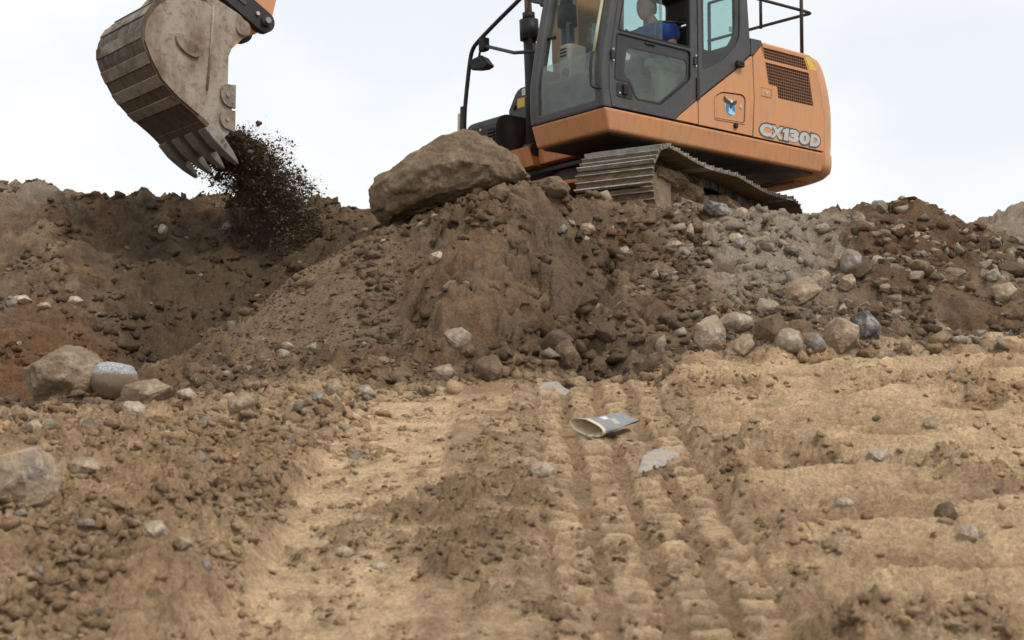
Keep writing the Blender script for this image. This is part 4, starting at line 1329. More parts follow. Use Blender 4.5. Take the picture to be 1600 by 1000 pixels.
# emblem: blue shield with a spread eagle
ec = (-0.362, 1.372)
def ell(cx, cz, rx, rz, n=28, y=1.2445):
    bm = bmesh.new()
    bm.faces.new([bm.verts.new((cx + rx * math.cos(2 * PI * k / n), y, cz + rz * math.sin(2 * PI * k / n))) for k in range(n)])
    return bm
em = H('emblem', ell(ec[0], ec[1] - 0.01, 0.074, 0.082, y=1.2446), M['emblem_rim'], sp)
H('emblem_field', ell(ec[0], ec[1] - 0.012, 0.064, 0.071, y=1.2462), M['emblem_blue'], sp)
bm = ell(ec[0] - 0.01, ec[1] - 0.052, 0.040, 0.020, y=1.2475)
bm.faces.new([bm.verts.new((ec[0] + a, 1.2476, ec[1] + c)) for a, c in ((0.02, 0.012), (0.026, -0.03), (0.0, -0.042), (-0.022, -0.03), (-0.014, 0.012))])
H('emblem_shape', bm, M['emblem_light'], sp)
bm = bmesh.new()
for poly in ([(0.085, 0.088), (0.088, 0.05), (0.06, 0.03), (0.03, 0.022), (0.0, 0.03), (0.012, 0.052), (0.045, 0.062)],
             [(-0.085, 0.075), (-0.078, 0.040), (-0.052, 0.022), (-0.02, 0.014), (0.0, 0.03), (-0.014, 0.050), (-0.045, 0.055)],
             [(0.014, 0.03), (0.018, -0.005), (0.0, -0.024), (-0.02, -0.004), (-0.014, 0.03)]):
    bm.faces.new([bm.verts.new((ec[0] + a, 1.2490, ec[1] + c)) for a, c in poly])
H('emblem_eagle', bm, M['emblem_dark'], sp)
H('emblem_eagle_head', ell(ec[0] - 0.012, ec[1] + 0.052, 0.016, 0.013, 14, 1.2505), M['white'], sp)


# --- model lettering, glyph by glyph
def glyph(ch, offs):
    if ch == '1':
        P = [(0.26, 0.0), (0.82, 0.0), (0.82, 1.0), (0.46, 1.0), (0.0, 0.80), (0.0, 0.56), (0.26, 0.66)]
        me = bpy.data.meshes.new('glyph')
        g = offs * 0.9
        Q = [(P[0][0] - g, -g), (P[1][0] + g, -g), (P[2][0] + g, 1 + g), (P[3][0] - g * 0.4, 1 + g), (-g, 0.80 + g * 0.6), (-g, 0.56 - g * 1.3), (P[6][0] - g, 0.66 - g * 1.3)]
        me.from_pydata([(a, c, 0) for a, c in Q], [], [list(range(7))])
        return me
    cu = bpy.data.curves.new('glyph', 'FONT')
    cu.body = ch
    cu.offset = offs
    cu.fill_mode = 'FRONT'
    to = bpy.data.objects.new('glyph_curve', cu)
    COL.objects.link(to)
    dg = bpy.context.evaluated_depsgraph_get()
    me = bpy.data.meshes.new_from_object(to.evaluated_get(dg))
    bpy.data.objects.remove(to); bpy.data.curves.remove(cu)
    return me


CELLS = [('C', 0.00, 0.168), ('X', 0.150, 0.325), ('1', 0.312, 0.398), ('3', 0.404, 0.548), ('0', 0.556, 0.704), ('D', 0.716, 0.855)]
for offs, pad, material, nm, yy in ((0.085, 0.016, M['letter_edge'], 'lettering_outline', 1.2468), (0.062, 0.0, M['silver'], 'model_lettering', 1.2484)):
    vs, fs = [], []
    for ch, c0, c1 in CELLS:
        me = glyph(ch, offs if ch != '1' else (0.0 if pad == 0 else 0.12))
        v = np.empty(len(me.vertices) * 3, np.float32); me.vertices.foreach_get('co', v); v = v.reshape(-1, 3).copy()
        a0, a1, b0, b1 = v[:, 0].min(), v[:, 0].max(), v[:, 1].min(), v[:, 1].max()
        zz_ = 1.170 - pad + (v[:, 1] - b0) / (b1 - b0) * (0.118 + 2 * pad)
        xx_ = c0 - pad + (v[:, 0] - a0) / (a1 - a0) * (c1 - c0 + 2 * pad) + 0.20 * (zz_ - 1.17)
        base = len(vs)
        vs += [(-0.742 - float(x_), yy + (0.0002 * (base % 7)), float(z_)) for x_, z_ in zip(xx_, zz_)]
        fs += [[base + i for i in p.vertices] for p in me.polygons]
        bpy.data.meshes.remove(me)
    me = bpy.data.meshes.new(nm)
    me.from_pydata(vs, [], fs)
    link(nm, me, material, hd)

# --- cab
CAB = empty('cab')
CAB.parent = EXC
CAB.rotation_euler = (0, 0, SLEW)
ROOF = 2.70
YC0, YC1 = 0.285, YS       # right and left side of the cab


def swept(bm, path, wx, wy, bev=0.02):
    """a rounded square pillar along a path in x, z at fixed y"""
    n = 12
    rings = []
    for (x, y, z) in path:
        ring = []
        for k in range(n):
            a = 2 * PI * (k + 0.5) / n
            cx, sy = math.cos(a), math.sin(a)
            e = 0.45
            ring.append(bm.verts.new((x + wx / 2 * math.copysign(abs(cx) ** e, cx), y + wy / 2 * math.copysign(abs(sy) ** e, sy), z)))
        rings.append(ring)
    for i in range(len(rings) - 1):
        for k in range(n):
            f = bm.faces.new((rings[i][k], rings[i][(k + 1) % n], rings[i + 1][(k + 1) % n], rings[i + 1][k]))
            f.smooth = True
    bm.faces.new(rings[0]); bm.faces.new(rings[-1])


apath = [(1.135, 1.14), (1.150, 1.3), (1.150, 1.49), (1.105, 1.75), (1.04, 2.07), (0.965, 2.40), (0.90, ROOF)]
for y, w in ((1.183, 0.115), (0.335, 0.095)):
    bm = bmesh.new()
    swept(bm, [(x, y, z) for x, z in smooth_path([Vector((a, 0, b)) for a, b in apath], 1) and [(p.x, p.z) for p in smooth_path([Vector((a, 0, b)) for a, b in apath], 2)]], 0.115, w)
    obj('front_pillar', bm, M['charcoal'], CAB)
# pale worn strip and grab bar along the near front pillar
bm = bmesh.new()
add_tube(bm, [(1.196, 1.128, 1.62), (1.150, 1.128, 1.85), (1.08, 1.128, 2.15), (0.99, 1.128, 2.5)], 0.014, 8)
obj('pillar_strip', bm, M['cream_tape'], CAB)
bm = bmesh.new()
add_tube(bm, smooth_path([(1.215, 1.13, 1.62), (1.235, 1.13, 1.56), (1.24, 1.13, 1.36), (1.235, 1.15, 1.305), (1.20, 1.21, 1.29), (1.185, 1.225, 1.29)], 2), 0.013, 8)
obj('grab_bar', bm, M['black'], CAB)
# front sill and header
bm = box((1.09, 0.30, 1.133), (1.190, 1.235, 1.212), 0.018)
obj('front_sill', bm, M['charcoal'], CAB)
bm = box((0.86, 0.30, ROOF - 0.07), (-0.60, 1.235, ROOF + 0.04), 0.03)
obj('cab_roof', bm, M['charcoal'], CAB)
# front panes: the lower one tinted, the upper one clear
fx = lambda z: float(np.interp(z, [1.14, 1.49, 1.75, 2.07, 2.40, ROOF], [1.170, 1.180, 1.135, 1.072, 0.998, 0.93]))
bm = bmesh.new()
zz = [1.205, 1.32, 1.44, 1.55, 1.655]
for z0, z1 in zip(zz[:-1], zz[1:]):
    vs = [bm.verts.new(p) for p in ((fx(z0) - 0.01, 0.375, z0), (fx(z0) - 0.01, 1.128, z0), (fx(z1) - 0.01, 1.128, z1), (fx(z1) - 0.01, 0.375, z1))]
    bm.faces.new(vs)
obj('lower_windscreen', bm, M['glass_green'], CAB)
bm = bmesh.new()
bm.faces.new([bm.verts.new(p) for p in ((fx(1.70) - 0.03, 0.378, 1.67), (fx(1.70) - 0.03, 1.126, 1.67), (fx(2.62) - 0.03, 1.126, 2.62), (fx(2.62) - 0.03, 0.378, 2.62))])
obj('upper_windscreen', bm, glass_material('clear_cab_glass', (0.93, 0.96, 0.95), 0.012, 0.012), CAB)
# door on the left, hung at its rear edge
door_out = [(1.098, 1.148), (1.128, 1.30), (1.130, 1.49), (1.082, 1.75), (1.020, 2.07), (0.945, 2.40), (0.885, 2.64), (0.060, 2.64), (0.060, 1.378), (0.30, 1.196), (0.35, 1.148)]
win_up = round_poly([(1.028, 1.812), (0.148, 1.816), (0.140, 2.58), (0.862, 2.58)], 0.025)
low_panel = round_poly([(1.042, 1.793), (0.145, 1.796), (0.150, 1.536), (0.522, 1.250), (0.82, 1.246), (0.906, 1.382), (1.074, 1.378)], 0.035)
low_glass = round_poly([(0.868, 1.694), (0.186, 1.706), (0.189, 1.54), (0.529, 1.273), (0.806, 1.265), (0.852, 1.390), (0.952, 1.449), (0.917, 1.66)], 0.045)
DOOR = obj('door', plate(door_out, [win_up, low_panel], 1.212, YS), M['charcoal'], CAB)
obj('door_glass_border', plate([((p[0] - 0.6) * 1.005 + 0.6, (p[1] - 1.55) * 1.008 + 1.55) for p in low_panel], [low_glass], 1.222, 1.234), M['gloss_black'], DOOR)
obj('lower_door_pane', plate(low_glass, [], 1.225, 1.229), M['glass_dusty'], DOOR)
obj('sliding_pane', plate([(1.02, 1.818), (0.488, 1.820), (0.486, 2.57), (0.866, 2.57)], [], 1.219, 1.223), M['glass'], DOOR)
bm = box((0.500, 1.214, 1.818), (0.476, 1.229, 2.575), 0.003)
obj('pane_edge', bm, M['glass_dusty'], DOOR)
bm = plate(round_poly([((p[0] - 0.6) * 1.0 + 0.6, p[1]) for p in win_up], 0.0), [[((p[0] - 0.585) * 0.962 + 0.585, (p[1] - 2.19) * 0.962 + 2.19) for p in win_up]], 1.214, 1.2475)
obj('window_seal', bm, M['rubber'], DOOR)
bm = plate([((p[0] - 0.6) * 1.004 + 0.6, (p[1] - 1.53) * 1.006 + 1.53) for p in low_panel], [[((p[0] - 0.6) * 0.982 + 0.6, (p[1] - 1.53) * 0.972 + 1.53) for p in low_panel]], 1.2345, 1.2475)
obj('panel_seal', bm, M['rubber'], DOOR)
hb = round_poly([(1.046, 1.364), (0.905, 1.364), (0.868, 1.30), (0.868, 1.238), (1.046, 1.242)], 0.018)
obj('handle_recess', plate(hb, [], 1.2455, 1.2505), M['black'], DOOR)
obj('door_handle', box((0.985, 1.251, 1.262), (0.932, 1.272, 1.348), 0.008), M['rubber'], DOOR)
obj('door_lock', tube([(1.017, 1.249, 1.272), (1.017, 1.256, 1.272)], 0.009, 10), M['silver'], DOOR)
bm = box((0.695, 1.2355, 1.754), (0.575, 1.247, 1.774), 0.005); add_box(bm, (0.665, 1.2475, 1.759), (0.60, 1.2530, 1.769), 0.003)
obj('window_latch', bm, M['black'], DOOR)
for x, z, hh in ((1.098, 1.586, 0.036), (0.095, 1.711, 0.036), (0.066, 1.465, 0.10)):
    bm = box((x + 0.018, 1.2455, z - hh), (x - 0.018, 1.264, z + hh), 0.006)
    obj('hinge', bm, M['black'], DOOR)
    if hh < 0.05:
        bm = bmesh.new()
        for s in (-1, 1):
            add_tube(bm, [(x, 1.262, z + s * (hh + 0.012)), (x, 1.268, z + s * (hh + 0.012))], 0.009, 8)
        obj('hinge_bolt', bm, M['silver'], DOOR)
obj('door_orange_corner', plate([(0.338, 1.150), (0.290, 1.192), (0.063, 1.366), (0.063, 1.150)], [], 1.213, 1.2448), M['orange'], DOOR)
# rear quarter of the cab
q_out = [(0.045, 2.64), (0.045, 1.390), (-0.412, 1.718), (-0.645, 1.912), (-0.648, 1.95), (-0.615, 2.415), (-0.600, 2.64)]
q_hole = round_poly([(-0.006, 2.58), (0.000, 1.664), (-0.040, 1.660), (-0.284, 1.791), (-0.504, 2.002), (-0.522, 2.58)], [0.02, 0.02, 0.02, 0.05, 0.12, 0.02], 6)
q_glass = round_poly([(-0.039, 2.56), (-0.037, 1.845), (-0.209, 1.841), (-0.348, 1.93), (-0.444, 2.077), (-0.456, 2.56)], [0.01, 0.01, 0.05, 0.08, 0.1, 0.01], 6)
obj('rear_quarter', plate(q_out, [q_hole], 1.212, YS - 0.002), M['charcoal'], CAB)
obj('quarter_glass_border', plate(q_hole, [q_glass], 1.224, 1.234), M['gloss_black'], CAB)
obj('quarter_pane', plate(q_glass, [], 1.227, 1.230), M['glass'], CAB)
bm = bmesh.new()
for k in range(5):
    add_box(bm, (-0.378 - 0.013 * k, 1.2305, 2.075), (-0.385 - 0.013 * k, 1.2315, 2.125))
obj('window_marking', bm, M['interior'], CAB)
lat = obj('body_latch', box((-0.43, 1.2455, 1.752), (-0.520, 1.292, 1.812), 0.016, 3), M['black'], CAB)
obj('latch_mouth', box((-0.448, 1.2925, 1.772), (-0.505, 1.2945, 1.792), 0.001), M['gap'], lat)
# right side wall and rear wall, with their own windows
r_out = [(1.09, 1.14), (1.13, 1.49), (1.03, 2.07), (0.885, 2.64), (-0.60, 2.64), (-0.645, 1.95), (-0.64, 1.14)]
r_hole = round_poly([(1.03, 1.66), (0.10, 1.70), (-0.50, 1.92), (-0.52, 2.58), (0.84, 2.58)], 0.04)
obj('right_wall', plate(r_out, [r_hole], 0.288, 0.315), M['charcoal'], CAB)
obj('right_pane', plate(r_hole, [], 0.299, 0.303), M['glass'], CAB)
w_out = [(0.32, 1.14), (1.21, 1.14), (1.21, 2.63), (0.32, 2.63)]
w_hole = round_poly([(0.42, 2.02), (1.10, 2.02), (1.10, 2.55), (0.42, 2.55)], 0.06)
obj('rear_wall', plate(w_out, [w_hole], -0.60, -0.565, axis='x'), M['charcoal'], CAB)
obj('rear_pane', plate(w_hole, [], -0.585, -0.580, axis='x'), M['glass'], CAB)
obj('cab_floor', box((1.08, 0.32, 1.135), (-0.56, 1.20, 1.16)), M['interior'], CAB)
# inside: seat, consoles, levers, monitor stalk
SEAT = empty('seat'); SEAT.parent = EXC; SEAT.rotation_euler = (0, 0, SLEW)
def slab(path, w, th, y, bev=0.03):
    bm = bmesh.new()
    add_box(bm, (-0.5, -0.5, -0.5), (0.5, 0.5, 0.5))
    return bm
bm = box((0.36, 0.50, 1.50), (-0.12, 1.02, 1.63), 0.05, 3); obj('seat_cushion', bm, M['seat'], SEAT)
Mb = Matrix.Translation((-0.17, 0.76, 1.86)) @ Matrix.Rotation(math.radians(-9), 4, 'Y')
bm = bmesh.new(); add_box(bm, (-0.06, -0.25, -0.30), (0.06, 0.25, 0.32), 0.055, 3, M=Mb); obj('backrest', bm, M['seat'], SEAT)
Mh = Matrix.Translation((-0.225, 0.76, 2.325)) @ Matrix.Rotation(math.radians(-9), 4, 'Y')
bm = bmesh.new(); add_box(bm, (-0.055, -0.145, -0.11), (0.055, 0.145, 0.11), 0.05, 4, M=Mh); obj('headrest', bm, plain('headrest_vinyl', (0.07, 0.063, 0.045), 0.6), SEAT)
for y in (0.655, 0.865):
    obj('headrest_post', tube([(-0.205, y, 2.1), (-0.215, y, 2.26)], 0.009, 8), M['black'], SEAT)
obj('seat_base', box((0.30, 0.52, 1.165), (-0.14, 1.0, 1.49), 0.03), M['console'], SEAT)
for y in (0.45, 1.075):
    bm = box((0.50, y - 0.07, 1.62), (-0.14, y + 0.07, 1.70), 0.03, 3)
    add_box(bm, (0.42, y - 0.06, 1.17), (-0.10, y + 0.06, 1.615), 0.03)
    obj('armrest_console', bm, M['console'], SEAT)
    obj('control_lever', tube([(0.46, y, 1.70), (0.475, y, 1.78), (0.47, y, 1.86)], [0.014, 0.02, 0.024], 10), M['rubber'], SEAT)
bm = bmesh.new()
add_tube(bm, smooth_path([(0.40, 1.08, 1.70), (0.44, 1.08, 1.96), (0.40, 1.08, 2.05), (0.30, 1.08, 2.07), (-0.12, 1.08, 2.135)], 2), 0.011, 8)
obj('safety_bar', bm, M['black'], SEAT)
MON = box((0.93, 0.36, 1.56), (0.70, 0.52, 1.90), 0.05, 3)
mo = obj('side_console', MON, plain('beige_console', (0.42, 0.37, 0.29), 0.6), CAB)
bm = bmesh.new()
for k in range(3):
    add_box(bm, (0.932, 0.40 + 0.0 * k, 1.78 + 0.03 * k), (0.938, 0.48, 1.792 + 0.03 * k))
obj('air_vent', bm, M['gap'], CAB)
for z in (1.43, 1.58):
    bm = bmesh.new(); add_tube(bm, [(1.04, 0.60, z), (1.052, 0.60, z)], 0.042, 18)
    obj('round_vent', bm, M['interior'], CAB)
bm = box((1.05, 0.36, 1.165), (0.90, 1.05, 1.55), 0.04, 2); obj('front_console', bm, plain('grey_green_console', (0.17, 0.18, 0.16), 0.6), CAB)
bm = bmesh.new()
for y in (0.72, 0.82):
    add_tube(bm, [(0.86, y, 1.18), (0.93, y, 1.45), (0.90, y, 1.80)], 0.012, 8)
obj('travel_lever', bm, M['black'], CAB)
bm = bmesh.new(); add_tube(bm, [(1.06, 0.37, 1.93), (1.06, 0.46, 1.925), (1.06, 0.47, 1.92)], [0.016, 0.013, 0.02], 8)
obj('window_catch', bm, M['black'], CAB)

# --- boom, cylinders, stick and linkage (the upper ends rise out of the picture)
BY = -0.09
def prism(poly, y0, y1):
    return plate(poly, [], y0, y1)
boom = [(0.06, 1.30), (0.30, 1.28), (0.38, 1.55), (0.44, 2.0), (0.45, 2.43), (0.62, 3.1), (1.15, 3.9), (2.2, 4.62), (3.02, 4.98), (2.95, 5.25), (2.0, 5.02), (0.80, 4.45), (0.10, 3.6), (-0.15, 2.6), (-0.12, 1.8), (-0.02, 1.45)]
bmb = prism(boom, BY - 0.19, BY + 0.19)
BOOM = H('boom', bmb, M['orange'])
H('boom_sticker', box((0.28, BY + 0.191, 2.10), (0.14, BY + 0.193, 2.30)), M['white'], BOOM)
H('boom_warning', box((0.20, BY + 0.191, 1.92), (0.12, BY + 0.193, 2.06)), M['yellow'], BOOM)
H('boom_foot_pin', tube([(0.22, BY - 0.30, 1.45), (0.22, BY + 0.30, 1.45)], 0.06, 18), M['grease'], BOOM)
bm = box((0.62, BY - 0.33, 0.97), (0.10, BY - 0.24, 1.62), 0.02); add_box(bm, (0.62, BY + 0.24, 0.97), (0.10, BY + 0.33, 1.62), 0.02)
H('boom_bracket', bm, M['orange_worn'])
for y in (BY - 0.27, BY + 0.27):
    cyl = bmesh.new()
    add_tube(cyl, [(0.615, y, 1.10), (0.632, y, 1.82), (0.652, y, 2.19)], 0.062, 18)
    add_tube(cyl, [(0.6515, y, 2.17), (0.661, y, 2.36)], 0.092, 18)
    add_tube(cyl, [(0.661, y, 2.36), (0.664, y, 2.43)], 0.060, 18)
    add_tube(cyl, [(0.615, y - 0.07, 1.10), (0.615, y + 0.07, 1.10)], 0.085, 18)
    c = H('boom_cylinder', cyl, M['black'])
    H('cylinder_rod', tube([(0.664, y, 2.42), (0.72, y, 3.35)], 0.036, 16), M['chrome'], c)
    H('hydraulic_hose', tube(smooth_path([(0.70, y + 0.055, 2.2), (0.67, y + 0.075, 1.9), (0.65, y + 0.06, 1.6), (0.56, y + 0.03, 1.25)], 2), 0.018, 8), M['rubber'], c)
stick = [(4.18, 1.36), (4.03, 1.36), (3.90, 1.50), (3.70, 1.60), (3.66, 1.72), (3.55, 2.2), (2.85, 4.7), (2.72, 5.3), (2.95, 5.45), (3.35, 5.0), (4.05, 2.4), (4.22, 1.65), (4.24, 1.42)]
ST = H('stick', prism(stick, BY - 0.13, BY + 0.13), M['orange'])
H('bucket_cylinder', tube([(3.35, BY, 4.6), (4.2, BY, 2.9)], 0.06, 16), M['black'])
H('bucket_cylinder_rod', tube([(4.2, BY, 2.9), (4.46, BY, 2.02)], 0.035, 12), M['chrome'])


def link_bar(p, q, w, y0, y1):
    p, q = Vector(p), Vector(q)
    d = (q - p).normalized(); n = Vector((-d.y, d.x))
    pts = []
    for k in range(9):
        a = PI / 2 + PI * k / 8
        pts.append(tuple(p + (d * math.cos(a) + n * math.sin(a)) * w))
    for k in range(9):
        a = -PI / 2 + PI * k / 8
        pts.append(tuple(q + (d * math.cos(a) + n * math.sin(a)) * w))
    return plate(pts, [], y0, y1)


for y0, y1 in ((BY + 0.14, BY + 0.21), (BY - 0.21, BY - 0.14)):
    lk = H('link_bar', link_bar((3.772, 1.618), (4.47, 2.02), 0.085, y0, y1), M['black'])
    if y0 > BY:
        H('link_rib', link_bar((3.96, 1.735), (4.40, 1.99), 0.018, y1, y1 + 0.008), M['charcoal'], lk)
        H('link_pin', tube([(3.772, y1 - 0.01, 1.618), (3.772, y1 + 0.035, 1.618)], 0.042, 16), M['grease'], lk)
        H('link_pin_cap', tube([(3.772, y1 + 0.03, 1.618), (3.772, y1 + 0.055, 1.618)], 0.026, 6), M['tooth'], lk)
        H('link_bolt', tube([(3.845, y1, 1.668), (3.845, y1 + 0.018, 1.668)], 0.016, 8), M['silver'], lk)
H('tipping_link', link_bar((4.47, 2.02), (4.52, 1.66), 0.08, BY - 0.10, BY + 0.10), M['grease'])

# --- bucket
B0, B1 = -0.335, 0.42
side_poly = [(4.60, 1.60), (4.76, 1.555), (4.86, 1.47), (4.935, 1.36), (4.958, 1.25), (4.945, 1.165), (4.887, 1.052), (4.80, 0.915), (4.667, 0.80), (4.471, 0.672), (4.30, 0.535),
             (4.237, 0.605), (4.214, 0.645), (4.217, 0.965), (4.253, 0.975), (4.252, 1.184), (4.206, 1.302), (4.135, 1.342), (4.088, 1.408), (4.10, 1.47), (4.165, 1.525), (4.257, 1.562), (4.40, 1.62)]
BK = H('bucket', plate(side_poly, [], B1 - 0.028, B1), M['bucket'])
H('side_plate', plate(side_poly, [], B0, B0 + 0.028), M['bucket'], BK)
shell_out = [(4.44, 1.60), (4.60, 1.605), (4.76, 1.56), (4.865, 1.475), (4.94, 1.36), (4.962, 1.25), (4.949, 1.160), (4.89, 1.046), (4.803, 0.908), (4.669, 0.792), (4.473, 0.665), (4.29, 0.515)]
def shell(path, th, y0, y1):
    bm = bmesh.new()
    P = [Vector((a, 0, b)) for a, b in path]
    P = smooth_path(P, 1)
    R0, R1 = [], []
    n = len(P)
    for i in range(n):
        d = (P[min(i + 1, n - 1)] - P[max(i - 1, 0)]).normalized()
        nn = Vector((-d.z, 0, d.x))      # inwards
        nn = nn if nn.dot(Vector((4.45, 0, 1.15)) - P[i]) > 0 else -nn
        R0.append((P[i], P[i] + nn * th))
    for i in range(n - 1):
        (a, ai), (b, bi) = R0[i], R0[i + 1]
        va = [bm.verts.new((p.x, y, p.z)) for p, y in ((a, y0), (a, y1), (b, y1), (b, y0), (ai, y0), (ai, y1), (bi, y1), (bi, y0))]
        for q in ((0, 1, 2, 3), (7, 6, 5, 4), (0, 4, 5, 1), (2, 6, 7, 3), (0, 3, 7, 4), (1, 5, 6, 2)):
            f = bm.faces.new([va[k] for k in q]); f.smooth = False
    bmesh.ops.remove_doubles(bm, verts=bm.verts, dist=1e-5)
    return bm
H('bucket_shell', shell(shell_out, 0.03, B0 - 0.004, B1 + 0.004), M['bucket_shell'], BK)
# wear strips across the back
sp_path = smooth_path([Vector((a, 0, b)) for a, b in shell_out], 2)
acc_len = [0.0]
for i in range(1, len(sp_path)):
    acc_len.append(acc_len[-1] + (sp_path[i] - sp_path[i - 1]).length)
def along(s):
    i = max(1, int(np.searchsorted(acc_len, s)))
    i = min(i, len(sp_path) - 1)
    t = (s - acc_len[i - 1]) / (acc_len[i] - acc_len[i - 1])
    return sp_path[i - 1].lerp(sp_path[i], t), (sp_path[i] - sp_path[i - 1]).normalized()
TOT = acc_len[-1]
for s0, wd in ((0.32, 0.085), (0.50, 0.085), (0.68, 0.085), (0.86, 0.09), (1.04, 0.09), (1.22, 0.085)):
    (pa, da), (pb, db) = along(s0), along(s0 + wd)
    bm = bmesh.new()
    na = Vector((da.z, 0, -da.x)); na = na if na.dot(pa - Vector((4.45, 0, 1.15))) > 0 else -na
    vs = []
    for p in (pa, pb):
        for h in (0.001, 0.011):
            for y in (B0 + 0.0, B1 - 0.0):
                q = p + na * h
                vs.append(bm.verts.new((q.x, y, q.z)))
    for q in ((0, 1, 3, 2), (4, 6, 7, 5), (2, 3, 7, 6), (0, 2, 6, 4), (1, 5, 7, 3), (0, 4, 5, 1)):
        bm.faces.new([vs[k] for k in q])
    bmesh.ops.bevel(bm, geom=list(bm.edges), offset=0.004, segments=1, affect='EDGES')
    H('wear_strip', bm, M['wear'], BK)
# curved wear plate welded along the rim of the near side
rim = [(4.936, 1.188), (4.90, 1.20), (4.86, 1.12), (4.77, 1.02), (4.64, 0.94), (4.50, 0.885), (4.47, 0.80), (4.49, 0.70), (4.667, 0.812), (4.795, 0.922), (4.878, 1.056)]
H('corner_plate', plate(round_poly(rim, 0.02), [], B1 + 0.001, B1 + 0.016), M['bucket'], BK)
H('stiffener', tube([(4.385, B1 + 0.002, 1.545), (4.40, B1 + 0.004, 1.25), (4.425, B1 + 0.002, 0.90)], 0.010, 8), M['bucket'], BK)
bm = bmesh.new()
n = 28
for yy, k in ((B1 + 0.001, 1.0), (B1 + 0.018, 0.94)):
    ring = [bm.verts.new((4.590 + k * (0.118 * math.cos(a) * 0.83 - 0.060 * math.sin(a) * 0.56), yy, 1.203 + k * (0.118 * math.cos(a) * 0.56 + 0.060 * math.sin(a) * 0.83))) for a in [2 * PI * i / n for i in range(n)]]
    if k == 1.0: r0 = ring
for i in range(n):
    bm.faces.new((r0[i], r0[(i + 1) % n], ring[(i + 1) % n], ring[i]))
bm.faces.new(ring)
H('welded_disc', bm, M['wear'], BK)
# hinge ears with pin bosses
for y0, y1 in ((BY - 0.20, BY - 0.14), (BY + 0.14, BY + 0.20)):
    ear = [(4.10, 1.36), (4.07, 1.44), (4.12, 1.53), (4.30, 1.66), (4.45, 1.75), (4.58, 1.74), (4.66, 1.62), (4.60, 1.55), (4.30, 1.50)]
    H('hinge_ear', plate(round_poly(ear, 0.03), [], y0, y1), M['bucket'], BK)
H('pivot_pin', tube([(4.135, BY - 0.24, 1.425), (4.135, BY + 0.24, 1.425)], 0.058, 18), M['grease'], BK)
H('pivot_boss', tube([(4.135, B1 - 0.03, 1.425), (4.135, B1 + 0.012, 1.425)], 0.06, 20), M['bucket'], BK)
# side cutters
for zc, h in ((0.885, 0.085), (0.70, 0.075)):
    poly = round_poly([(4.195, zc + h), (4.300, zc + h - 0.005), (4.325, zc), (4.29, zc - h + 0.01), (4.195, zc - h - 0.01)], [0.005, 0.05, 0.05, 0.05, 0.005], 5)
    for y0, y1 in ((B1 + 0.001, B1 + 0.020), (B0 - 0.02, B0 - 0.001)):
        H('side_cutter', plate(poly, [], y0, y1), M['wear'], BK)
    H('cutter_bolt', tube([(4.262, B1 + 0.018, zc), (4.262, B1 + 0.030, zc)], 0.016, 6), M['tooth'], BK)
# lip and teeth
bm = plate([(4.49, 0.69), (4.47, 0.655), (4.26, 0.485), (4.245, 0.505), (4.30, 0.57), (4.45, 0.69)], [], B0, B1)
H('bucket_lip', bm, M['bucket_shell'], BK)
tip = Vector((4.13, 0, 0.388)); root = Vector((4.415, 0, 0.635))
for i in range(4):
    y = B1 - 0.055 - i * (B1 - B0 - 0.11) / 3
    d = (tip - root).normalized(); nrm = Vector((-d.z, 0, d.x))
    bm = bmesh.new()
    rings = []
    for t, w, h in ((0.0, 0.060, 0.034), (0.30, 0.062, 0.042), (0.42, 0.058, 0.040), (0.72, 0.046, 0.028), (0.93, 0.030, 0.012), (1.0, 0.020, 0.006)):
        c = root.lerp(tip, t)
        rings.append([bm.verts.new((c.x + nrm.x * b * h, y + a * w, c.z + nrm.z * b * h)) for a, b in ((-1, -1), (1, -1), (1, 1), (-1, 1))])
    for a, b in zip(rings[:-1], rings[1:]):
        for k in range(4):
            bm.faces.new((a[k], a[(k + 1) % 4], b[(k + 1) % 4], b[k]))
    bm.faces.new(rings[0]); bm.faces.new(rings[-1])
    bmesh.ops.bevel(bm, geom=list(bm.edges), offset=0.005, segments=2, affect='EDGES')
    H('tooth', bm, M['tooth'], BK)

# --- right-hand deck box, tank cover, rail and mirror
bx_prof = [(0.74, 1.16), (0.74, 1.42), (0.70, 1.495), (0.62, 1.535), (-0.35, 1.535), (-0.35, 1.16)]
bm = plate(bx_prof, [], -YS, -0.745)
bmesh.ops.bevel(bm, geom=list(bm.edges), offset=0.014, segments=2, affect='EDGES')
BX = H('storage_box', bm, M['black'])
H('box_recess', box((0.7405, -0.885, 1.235), (0.7425, -0.775, 1.385)), M['gap'], BX)
for k in range(4):
    H('vent_slat', box((0.7405, -0.885, 1.25 + k * 0.033), (0.758, -0.775, 1.262 + k * 0.033), 0.002), M['interior'], BX)
H('box_catch', tube([(0.735, -0.99, 1.40), (0.752, -0.99, 1.40)], 0.014, 10), M['silver'], BX)
bm = plate([(-1.12, 1.54), (-1.115, 1.69), (-1.01, 1.845), (-0.96, 1.885), (-0.45, 1.885), (-0.45, 1.54)], [], 0.30, -1.05, axis='x')
bmesh.ops.bevel(bm, geom=list(bm.edges), offset=0.018, segments=2, affect='EDGES')
TK = H('tank_cover', bm, M['charcoal'])
H('white_sticker', box((0.3005, -0.895, 1.795), (0.3025, -0.79, 1.862)), M['white'], TK)
H('yellow_sticker', box((0.3005, -0.965, 1.68), (0.3025, -0.855, 1.775)), M['yellow'], TK)
H('tank_lock', tube([(0.29, -1.01, 1.70), (0.325, -1.01, 1.70)], 0.026, 10), M['black'], TK)
bm = bmesh.new()
